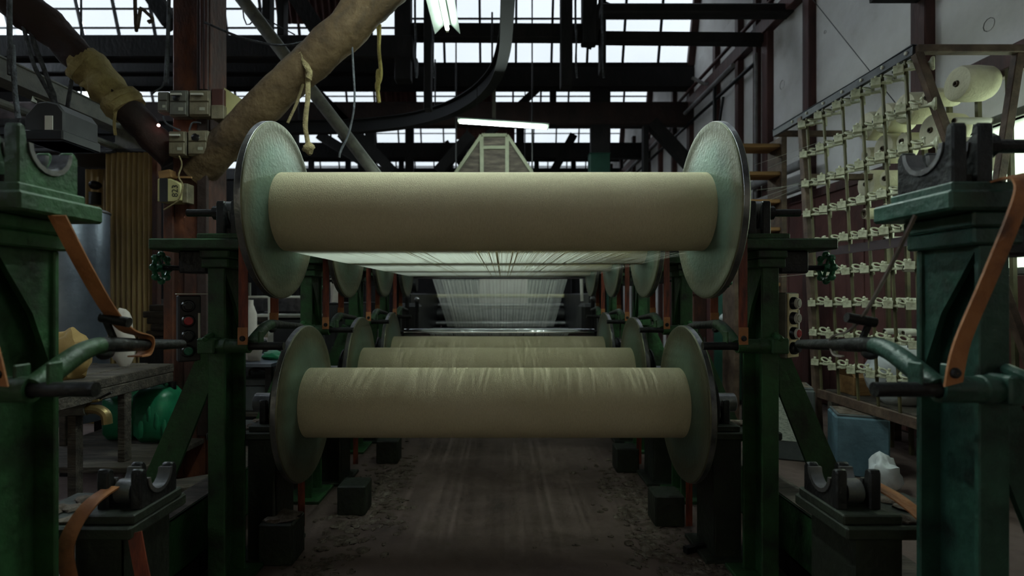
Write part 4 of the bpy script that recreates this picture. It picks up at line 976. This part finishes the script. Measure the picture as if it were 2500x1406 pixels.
# green can
d = 3.5
t = thing('jerry_can', 'crumpled green plastic jerry can on the shelf under the bench', 'jerry can', (xx(348,d), d, .287))
gx0, gx1 = xx(312,d), xx(408,d); gz0, gz1 = .287, zz(952,d)
cb = MB().box((gx0, d, gz0), (gx1, d+.30, gz1))
part(t, 'body', cb, CANG, bevel=.05, smooth=60)
part(t, 'handle', MB().tube(catmull([Vector((gx0+.04,d+.14,gz1-.02)), Vector((gx0+.06,d+.14,gz1+.035)), Vector((gx0+.14,d+.14,gz1+.035)), Vector((gx0+.17,d+.14,gz1-.01))],4), .012, 8), CANG)
part(t, 'cap', MB().cyl((gx1-.05,d+.14,gz1-.02),(gx1-.05,d+.14,gz1+.03), .022, n=14), BLACK)
for i in range(4): part(t, 'dent_rib', MB().blob((gx1-.02-.05*i, d+.004, gz0+.1+.05*(i % 3)), (.018,.012,.06), i, 10, 8, .3), CANG)
t = thing('jerry_can', 'dark green can in the shade beside the crumpled green one', 'jerry can', (xx(265,d), d+.1, .287))
part(t, 'body', MB().box((xx(215,d), d+.08, .287), (xx(300,d), d+.36, .287+.30)), CANG, bevel=.04, smooth=60)
part(t, 'cap', MB().cyl((xx(240,d),d+.2,.58),(xx(240,d),d+.2,.62), .022, n=12), BLACK)
single('plastic_bag', MB().blob(Vector((-2.33, 3.85, .67)), (.06,.06,.12), 3, 16, 12, .5, 2.0), WHITEBAG, 'crumpled pale plastic bag standing behind the green can', 'bag', smooth=60)
single('paper_bag', MB().blob(Vector((-2.36, 2.95, .92)), (.10,.09,.14), 8, 18, 12, .28, 2.2), TANBAG, 'crumpled tan paper bag on the left end of the bench', 'bag', smooth=40)
single('cloth_bundle', MB().blob(Vector((-2.42, 3.45, .97)), (.07,.07,.18), 9, 16, 12, .3), PALE, 'pale bundle standing on the bench behind the strap', 'bundle', smooth=60)
# wood stack behind the bench
rr = random.Random(11)
for i in range(5):
    z = .945 + i*.048; x0 = -2.62 + rr.uniform(-.04,.04)
    single('timber_plank', MB().box((x0, 3.98+rr.uniform(-.03,.03), z-.001*i), (-2.22, 4.32, z+.044)), GREYW, 'rough plank in the low stack by the pillar, %s' % ['at the bottom','second from below','in the middle','second from the top','on top'][i], 'plank', 'planks stacked by the pillar', bevel=.006)
single('plank_stand', MB().box((-2.66, 3.96, 0), (-2.2, 4.34, .943)), DARKW, 'dark crate under the low stack of planks', 'crate', bevel=.01)
# wooden sill beams on the floor at the left
for i, (a, c, lab) in enumerate(((V(-2.08,2.76,.16), V(-1.62,3.05,.16), 'dusty timber baulk lying behind the low left pedestal'), (V(-2.6,1.9,.12), V(-1.55,2.3,.12), 'dusty timber baulk lying at the lower left corner'))):
    single('timber_baulk', MB().beam(a, c, .16, .14), GREYW, lab, 'timber', bevel=.01)
    single('baulk_block', MB().box((a.x+.15, a.y, 0), (a.x+.45, a.y+.25, a.z-.07)), DARKW, 'dark block under the ' + lab.replace('dusty ', ''), 'block')

# ================================================================== RIGHT SIDE
# square cans under the creel
def square_can(c, w, dp, h, rz, m, label, sheet_=False):
    t = thing('square_can', label, 'can', (c[0], c[1], 0), 'square cans under the bobbin creel')
    R = Matrix.Rotation(rz, 3, 'Z'); q = lambda a, b_, z: Vector((c[0], c[1], 0)) + R @ Vector((a, b_, 0)) + V(0,0,z)
    part(t, 'body', MB().obox(q(0,0,h/2), (w, dp, h), R), m, bevel=.012)
    part(t, 'lid', MB().obox(q(0,0,h+.008), (w-.02, dp-.02, .016), R), GREYBOX, bevel=.004)
    part(t, 'dust_layer', MB().obox(q(0,0,h+.0175), (w-.05, dp-.05, .003), R), LINT)
    if sheet_: part(t, 'paper_label', MB().obox(q(-.03, -dp/2-.002, h*.58), (w*.62, .002, h*.6), R), PAPER, 'pale printed paper sheet')
square_can((2.52, 3.86), .32, .32, .41, radians(-22), BLUEB, 'slate blue square can under the creel')
square_can((2.24, 4.24), .30, .32, .54, radians(-20), GREYBOX, 'grey square can with a paper sheet stuck on it', True)
square_can((2.76, 3.34), .26, .28, .38, radians(-20), GREYBOX, 'dark square can half hidden by the right stand')
single('plastic_bag', MB().blob((2.42, 3.44, .11), (.09,.08,.12), 13, 18, 12, .45, 1.8, .0), WHITEBAG, 'white plastic bag on the floor beside the blue can', 'bag', smooth=60)
# boxes of waste behind the creel rails
single('yarn_sack', MB().blob((3.08, 4.14, .64), (.28,.26,.24), 15, 20, 14, .3, 1.6), WHITEBAG, 'white sack of waste behind the creel posts', 'sack', smooth=60)
t = thing('low_shelf', 'grey wooden low shelf behind the creel, cluttered', 'shelf', (2.95, 4.1, 0))
part(t, 'top', MB().box((2.82, 3.55, .40), (3.45, 4.75, .43)), GREYW, bevel=.004)
for x, y in ((2.86,4.7),(3.4,3.6),(3.4,4.7),(2.86,3.6)): part(t, 'leg', MB().box((x-.03,y-.03,0),(x+.03,y+.03,.40)), GREYW)
t = thing('cardboard_carton', 'small open brown carton on the low shelf behind the creel', 'carton', (2.97, 4.5, .43))
part(t, 'body', MB().box((2.86, 4.42, .43), (3.06, 4.64, .58)), WOOD, bevel=.004)
for a, c in (((2.86,4.42,.58),(2.80,4.42,.66)), ((3.06,4.42,.58),(3.12,4.42,.65))): part(t, 'flap', MB().add([V(*a), V(a[0],4.64,.58), V(c[0],4.64,c[2]), V(*c)], [(0,1,2,3)]), WOOD, smooth=0)
t = thing('pink_box', 'pink paper-covered box behind the creel', 'box', (3.3, 3.72, .43))
part(t, 'body', MB().box((3.18, 3.60, .43), (3.42, 3.84, .66)), PINK, bevel=.004)
part(t, 'lid', MB().box((3.172, 3.592, .66), (3.428, 3.848, .72)), PINK, bevel=.004)
cabinet('metal_cabinet', (3.05, 2.35, 0), (3.62, 3.02, H+.14), TANK, 'grey metal cabinet below the bright window', 2, 'x')
# wooden steps between creel and wall
t = thing('wooden_steps', 'open wooden steps rising beyond the right flange', 'steps', (2.35, 5.2, 0))
for i in range(7):
    z = zz(357, 5.2) - .262*i
    part(t, 'tread', MB().box((xx(1790,5.2), 5.10, z-.035), (xx(1893,5.2), 5.34, z)), WOOD, bevel=.005)
for x in (1893, 1780): part(t, 'stringer', MB().box((xx(x,5.2), 5.08, 0), (xx(x,5.2)+.05, 5.36, zz(340,5.2))), BRKT, bevel=.005)
# pipes on the right wall
def wall_pipe(pts, r, m, label, name='wall_pipe'): return single(name, MB().tube([Vector(p) for p in pts], r, 12), m, label, 'pipe', 'pipes on the right wall', smooth=50)
wall_pipe([(3.45,6.25,H+1.52),(3.45,9,H+1.52)], .055, PIPE, 'upper thick lagged pipe along the right wall')
wall_pipe([(3.45,6.25,H+1.26),(3.45,10,H+1.26)], .05, PIPE, 'lower thick lagged pipe along the right wall')
wall_pipe([(3.58,7.7,H+3.30),(3.58,16,H+3.30)], .03, IRON, 'thin black pipe slanting up the white wall in perspective')
wall_pipe([(3.52,8.3,H+3.52),(3.52,16,H+3.52)], .035, PIPE, 'pale pipe under the wall plate')
wall_pipe([(3.55,6.3,H+3.9),(3.55,16,H+3.9)], .03, BROWN, 'brown conduit above the wall plate')
wall_pipe([(3.55,7.62,H+3.4),(3.55,7.62,H+1.2)], .025, PIPE, 'grey downpipe on the wall post')
wall_pipe([(3.55,9.1,H+3.5),(3.55,9.1,H+2.0)], .03, IRON, 'black downpipe beside the right flange')
wall_pipe([(3.55,8.75,H+3.2),(3.5,8.85,H+2.6),(3.5,8.6,H+2.0)], .022, IRON, 'loose black cable bundle on the white wall')
wall_pipe([P(1690,190,9.6), P(1720,205,9.5), P(1755,200,9.4), P(1772,225,9.3), P(1776,300,9.3)], .03, PIPE, 'pale bent hose hanging on the white wall')
single('guy_wire', MB().cyl(P(1985,0,6.2), P(2225,300,4.6), .004, n=5), IRON, 'thin wire stretched from the wall to the top row of bobbins', 'wire')
single('wall_bracket', MB().prism([(4.85, H+3.6), (4.62, H+3.6), (4.62, H+2.55), (4.74, H+2.55)], 'yz', 3.2, 3.62), DARKW, 'dark timber bracket at the top of the near wall post', 'bracket')

# ================================================================== FAR MACHINES
# sizing machine hood under the crosswise lamp
d = 8.6
t = thing('steam_hood', 'pale wooden gable-shaped steam hood under the crosswise lamp', 'hood', (xx(1205,d), d, 1.9))
A, B, Cc, Dd = P(1112,425,d), P(1300,425,d), P(1238,332,d), P(1176,332,d)
part(t, 'front_panel', MB().add([A,B,Cc,Dd] + [v+V(0,.05,0) for v in (A,B,Cc,Dd)], [(0,1,2,3),(7,6,5,4),(0,4,5,1),(1,5,6,2),(2,6,7,3),(3,7,4,0)]), GREYW)
for p, q in ((A,Dd),(B,Cc),(Dd,Cc),(P(1177,425,d),Dd),(P(1238,425,d),Cc),(P(1178,362,d),P(1238,362,d))): part(t, 'frame_bar', MB().beam(p+V(0,-.03,0), q+V(0,-.03,0), .06, .05), OLIVEP)
part(t, 'lintel_panel', MB().add([P(1180,358,d-.02), P(1236,358,d-.02), P(1236,338,d-.02), P(1180,338,d-.02)], [(0,1,2,3)]), GREYW)
sl = MB().add([A, Dd, Dd+V(0,3,0), A+V(0,3,0)], [(0,1,2,3)]).add([B, Cc, Cc+V(0,3,0), B+V(0,3,0)], [(0,1,2,3)]).add([Dd, Cc, Cc+V(0,3,0), Dd+V(0,3,0)], [(0,1,2,3)])
part(t, 'roof_boards', sl, GREYW, smooth=0)
for p in (A, B):
    for dy in (.1, 2.9): part(t, 'hanger_rod', MB().cyl((p.x, d+dy, p.z), (p.x, d+dy, ZV+.3), .012, n=6), DARKG)
t = thing('sizing_machine', 'dark sizing machine at the end of the thread sheet', 'machine', (XC, 8.4, 0))
for s in (-1, 1):
    part(t, 'side_frame', MB().box((XC+s*1.15, 7.0, 0), (XC+s*1.32, 10.4, 1.28)), IRON, bevel=.02)
    part(t, 'gear_case', MB().box((XC+s*1.0, 6.6, .5), (XC+s*1.3, 7.0, 1.15)), DARKG, bevel=.04)
    part(t, 'bearing_cap', MB().lathe((XC+s*1.10, 7.2, 1.40), (s,0,0), [(0,.001),(0,.10),(.18,.10),(.2,.08),(.2,.001)], 20), IRON)
part(t, 'top_roller', MB().cyl((XC-1.1, 7.2, H+.285), (XC+1.1, 7.2, H+.285), .05, n=24), STEEL)
for y, z, r, m in ((9.9, H-.01, .035, CREAM), (10.0, H-.18, .035, STEEL), (9.7, H-.50, .045, STEEL), (9.9, H-.35, .12, IRON), (9.25, H-.62, .07, STEEL)):
    part(t, 'cross_roller', MB().cyl((XC-1.16, y, z), (XC+1.16, y, z), r, n=16), m)
part(t, 'size_box', MB().box((XC-1.0, 8.9, .2), (XC+1.0, 10.2, .52)), DARKG, bevel=.03)
part(t, 'rear_panel', MB().box((XC-1.12, 10.3, .2), (XC+1.12, 10.36, 1.9)), DARKG)
single('woven_cloth_panel', MB().box((XC-.40, 10.1, .95), (XC+.5, 10.14, 1.62)), PALE, 'pale panel glimpsed through the sheer threads', 'panel')
single('white_gauge_tube', MB().cyl(P(1421,735,6.9), P(1419,675,6.9), .02, n=10), WHITEP, 'short upright white tube right of the thread fan', 'gauge')
for i, (px, py) in enumerate(((994,722),(1018,732),(963,718),(1447,730))):
    t2 = thing('valve', ['bright steam valve left of the thread fan','second steam valve beside the first','small valve left of the steam valves','steam valve right of the thread fan'][i], 'valve', P(px, py+25, 6.55), 'steam valves by the sizing machine')
    part(t2, 'body', MB().cyl(P(px,py+30,6.55), P(px,py,6.55), .025, n=10), IRON)
    part(t2, 'feed_pipe', MB().cyl(Vector((P(px,py,6.55).x, 6.55, 0)), P(px,py+30,6.55), .018, n=8), IRON)
    part(t2, 'knob', MB().blob(P(px,py,6.55), .035, i, 12, 8, .15), STEEL)
# machines and racks seen between the stands at the left
d = 5.6
t = thing('white_rack', 'white painted tube rack seen under the left flange', 'rack', (xx(650,d), d, 0))
for px in (607, 660, 668, 740): part(t, 'upright', MB().beam((xx(px,d), d, 0), (xx(px,d), d, zz(690,d)), .035, .035), WHITEP if px in (660,668) else GREYM)
for py in (722, 768, 880): part(t, 'shelf', MB().box((xx(607,d), d-.02, zz(py,d)-.025), (xx(742,d), d+.3, zz(py,d))), WHITEP, bevel=.004)
t = thing('drive_cabinet', 'dark machine cabinet behind the left lever', 'cabinet', (xx(700,5.0), 5.0, 0))
part(t, 'body', MB().box((xx(665,5.0), 5.0, 0), (xx(760,5.0), 5.4, zz(775,5.0))), DARKG, bevel=.02)
part(t, 'top', MB().box((xx(660,5.0), 4.98, zz(775,5.0)), (xx(765,5.0), 5.42, zz(772,5.0)+.01)), GREYM)
single('pale_bottle', MB().lathe(P(612,830,4.6), (0,0,1), [(0,.001),(0,.05),(.22,.05),(.28,.03),(.30,.022),(.34,.022),(.34,.001)], 18), PALE, 'pale bottle-shaped bundle behind the left brake strap', 'bottle')
single('bottle_stand', MB().box((P(612,830,4.6).x-.1, 4.5, 0), (P(612,830,4.6).x+.1, 4.7, P(612,830,4.6).z)), DARKG, 'dark box stand under the pale bottle behind the left strap', 'stand', bevel=.01)
t = thing('tool_table', 'low steel table with bright top, left of the lower front beam', 'table', (xx(655,3.6), 3.6, 0))
part(t, 'top', MB().box((-1.92, 3.56, .78), (-1.52, 4.2, .80)), TANK)
for x, y in ((-1.89,3.6),(-1.55,3.6),(-1.89,4.16),(-1.55,4.16)): part(t, 'leg', MB().box((x-.02,y-.02,0),(x+.02,y+.02,.78)), IRON)
part(t, 'lower_shelf', MB().box((-1.91, 3.58, .45), (-1.53, 4.18, .47)), GREYW)
t = thing('steel_box', 'dark steel tool box on the low table shelf', 'box', (-1.72, 3.8, .47))
part(t, 'body', MB().box((-1.86, 3.64, .47), (-1.58, 3.98, .64)), GREYBOX, bevel=.008)
part(t, 'lid', MB().box((-1.865, 3.635, .642), (-1.575, 3.985, .69)), GREYBOX, bevel=.008)
part(t, 'handle', MB().tube(catmull([V(-1.78,3.81,.69), V(-1.77,3.81,.73), V(-1.67,3.81,.73), V(-1.66,3.81,.69)], 4), .008, 6), IRON)
single('green_rag', MB().blob(Vector((-1.62, 3.85, .82)), (.09,.07,.035), 21, 16, 8, .5, 2.0, .80), CANG, 'green rag lying on the low steel table', 'rag', smooth=60)
single('white_rag', MB().blob(Vector((-1.73, 3.75, .84)), (.06,.06,.07), 22, 16, 10, .6, 2.0, .80), PALE, 'white rag heaped on the low steel table', 'rag', smooth=60)
m_ = MB(); vs = []; n_ = 12
for j in range(7):
    for i in range(n_+1):
        u = i/n_; z = zz(675,6.0) + (zz(742,6.0)+.006-zz(675,6.0))*j/6
        vs.append(Vector((xx(795,6.0) + (xx(828,6.0)-xx(795,6.0))*u, 6.15 + .025*sin(u*9+.5*j)*(.3+j/6), z + (.012*sin(u*5) if j == 6 else 0))))
m_.add(vs, [(j*(n_+1)+i, j*(n_+1)+i+1, (j+1)*(n_+1)+i+1, (j+1)*(n_+1)+i) for j in range(6) for i in range(n_)])
t = thing('hanging_cloth', 'pale cloth hanging behind the second left brake strap', 'cloth', (xx(811,6.0), 6.15, zz(742,6.0)))
part(t, 'drape', m_, PALE, smooth=80)
part(t, 'hanging_bar', MB().cyl((xx(788,6.0), 6.15, zz(675,6.0)), (xx(835,6.0), 6.15, zz(675,6.0)), .012, n=8), IRON)
part(t, 'bar_post', MB().box((xx(786,6.0)-.012, 6.138, zz(742,6.0)), (xx(786,6.0)+.012, 6.162, zz(672,6.0))), IRON)
cabinet('drive_unit', (xx(770,6.0), 6.1, 0), (xx(860,6.0), 6.6, zz(742,6.0)), DARKG, 'dark drive unit below the hanging pale cloth', 2, 'y', 'machine')
# right side between the stands
d = 5.4
t = thing('side_bench', 'dark bench with folded cloth seen between the right stands', 'bench', (xx(1780,d), d, 0))
part(t, 'top', MB().box((xx(1700,d), d, zz(790,d)-.03), (xx(1830,d), d+.5, zz(790,d))), DARKG, bevel=.004)
for px in (1705, 1822): part(t, 'leg', MB().box((xx(px,d)-.02, d+.02, 0), (xx(px,d)+.02, d+.06, zz(795,d))), IRON)
single('folded_cloth', MB().blob(P(1785, 776, d+.15), (.11,.12,.06), 31, 16, 8, .3, 1.6, zz(790,d)), WHITEBAG, 'folded white cloth on the bench between the right stands', 'cloth', smooth=60)
cabinet('teal_cabinet', (xx(1775,6.2), 6.2, 0), (xx(1850,6.2), 6.6, zz(690,6.2)+.25), TEALBOX, 'small dark teal cabinet behind the right flange', 1)
cabinet('switch_cabinet', (xx(1440,10.2), 10.2, 0), (xx(1490,10.2), 10.45, zz(374,10.2)), TEALBOX, 'dark green cabinet far behind, right of the crosswise lamp', 1)
for i, (x0, x1, y0, dd) in enumerate(((1690,1726,720,6.8),(1560,1600,650,7.6),(760,800,690,6.9),(860,900,740,8.0))):
    cabinet('machine_housing', (xx(x0,dd), dd, 0), (xx(x1,dd), dd+.4, zz(y0,dd)), [RUST, GREEN, DARKG, IRON][i], ['rusty machine housing behind the right stands','green machine housing deep in the creel, right side','dark machine housing deep in the creel, left side','black machine housing beyond the left low beams'][i], 1, 'y', 'machine')
# old looms standing in the dark left half of the hall
def loom(x, y, label):
    t = thing('old_loom', label, 'loom', (x, y, 0), 'old looms in the dark left half of the hall')
    for sx in (-.85, .85):
        part(t, 'side_frame', MB().box((x+sx-.04, y-.5, 0), (x+sx+.04, y+.5, .95)), IRON, bevel=.02)
        part(t, 'arch_post', MB().box((x+sx-.05, y-.08, .95), (x+sx+.05, y+.08, 1.65)), IRON, bevel=.015)
    part(t, 'arch_beam', MB().box((x-.95, y-.07, 1.65), (x+.95, y+.07, 1.78)), IRON, bevel=.015)
    part(t, 'breast_bar', MB().box((x-.9, y-.52, .85), (x+.9, y-.42, .95)), GREYW, bevel=.01)
    part(t, 'cloth_roll', MB().cyl((x-.8, y-.38, .5), (x+.8, y-.38, .5), .11, n=20), PALE)
    part(t, 'rear_roll', MB().cyl((x-.8, y+.42, .6), (x+.8, y+.42, .6), .16, n=20), YARN)
    part(t, 'reed_frame', MB().box((x-.8, y-.1, 1.0), (x+.8, y-.06, 1.2)), STEEL)
for x, y, lab in ((-5.3, 7.4, 'old black loom beyond the corrugated booth'), (-5.3, 10.0, 'old black loom behind the first one'), (-7.8, 8.2, 'old black loom farthest to the left'), (-3.6, 8.6, 'old black loom left of the sizing machine')): loom(x, y, lab)

# ================================================================== FLOOR LITTER
t = thing('floor_block', 'squat dusty block on the floor by the left low pedestal', 'block', (-1.05, 2.56, 0))
part(t, 'body', MB().box((-1.13, 2.50, 0), (-.97, 2.66, .195)), GREEND, bevel=.008)
part(t, 'lint_cap', MB().blob((-1.05, 2.58, .195), (.075,.075,.022), 4, 14, 7, .4, 2.0, .193), LINT)
rr = random.Random(5)
def lint_patch(cx, cy, sx, sy, n, label, r=.011):
    mb = MB()
    for i in range(n):
        x, y = rr.gauss(cx, sx), rr.gauss(cy, sy); q = r*rr.uniform(.4,1.7)
        mb.blob((x, y, q*.1), (q*rr.uniform(.8,2.2), q*rr.uniform(.8,2.2), q*.32), i, 9, 6, .8, 2.5, .0008)
    return single('lint_litter', mb, LINT, label, 'lint', kind='stuff', smooth=60)
lint_patch(-.78, 3.3, .10, .55, 420, 'grey cotton fluff along the left edge of the floor strip')
lint_patch(.80, 3.1, .10, .5, 420, 'grey cotton fluff along the right edge of the floor strip')
lint_patch(.95, 2.35, .13, .14, 160, 'pile of pale fluff at the foot of the right stand', .013)
lint_patch(-.9, 2.35, .10, .2, 50, 'scattered fluff at the foot of the left stand')
lint_patch(.0, 2.6, .5, .5, 26, 'few specks of fluff on the open floor', .006)
lint_patch(1.5, 2.0, .1, .3, 40, 'fluff beside the right base rail', .016)
single('floor_bar', MB().beam((.88, 2.62, .02), (1.12, 2.72, .02), .03, .03), IRON, 'black iron bar lying on fluff by the right stand', 'bar')
for i, (x, y) in enumerate(((.90,3.0),(-.86,3.15),(.88,3.9),(-.86,4.1))):
    single('foot_block', MB().box((x-.08, y-.08, 0), (x+.08, y+.08, .17)), GREEND, 'dark foot block on the floor, %s' % ['right, nearest','left, nearest','right, further back','left, further back'][i], 'block', 'foot blocks beside the floor strip', bevel=.008)
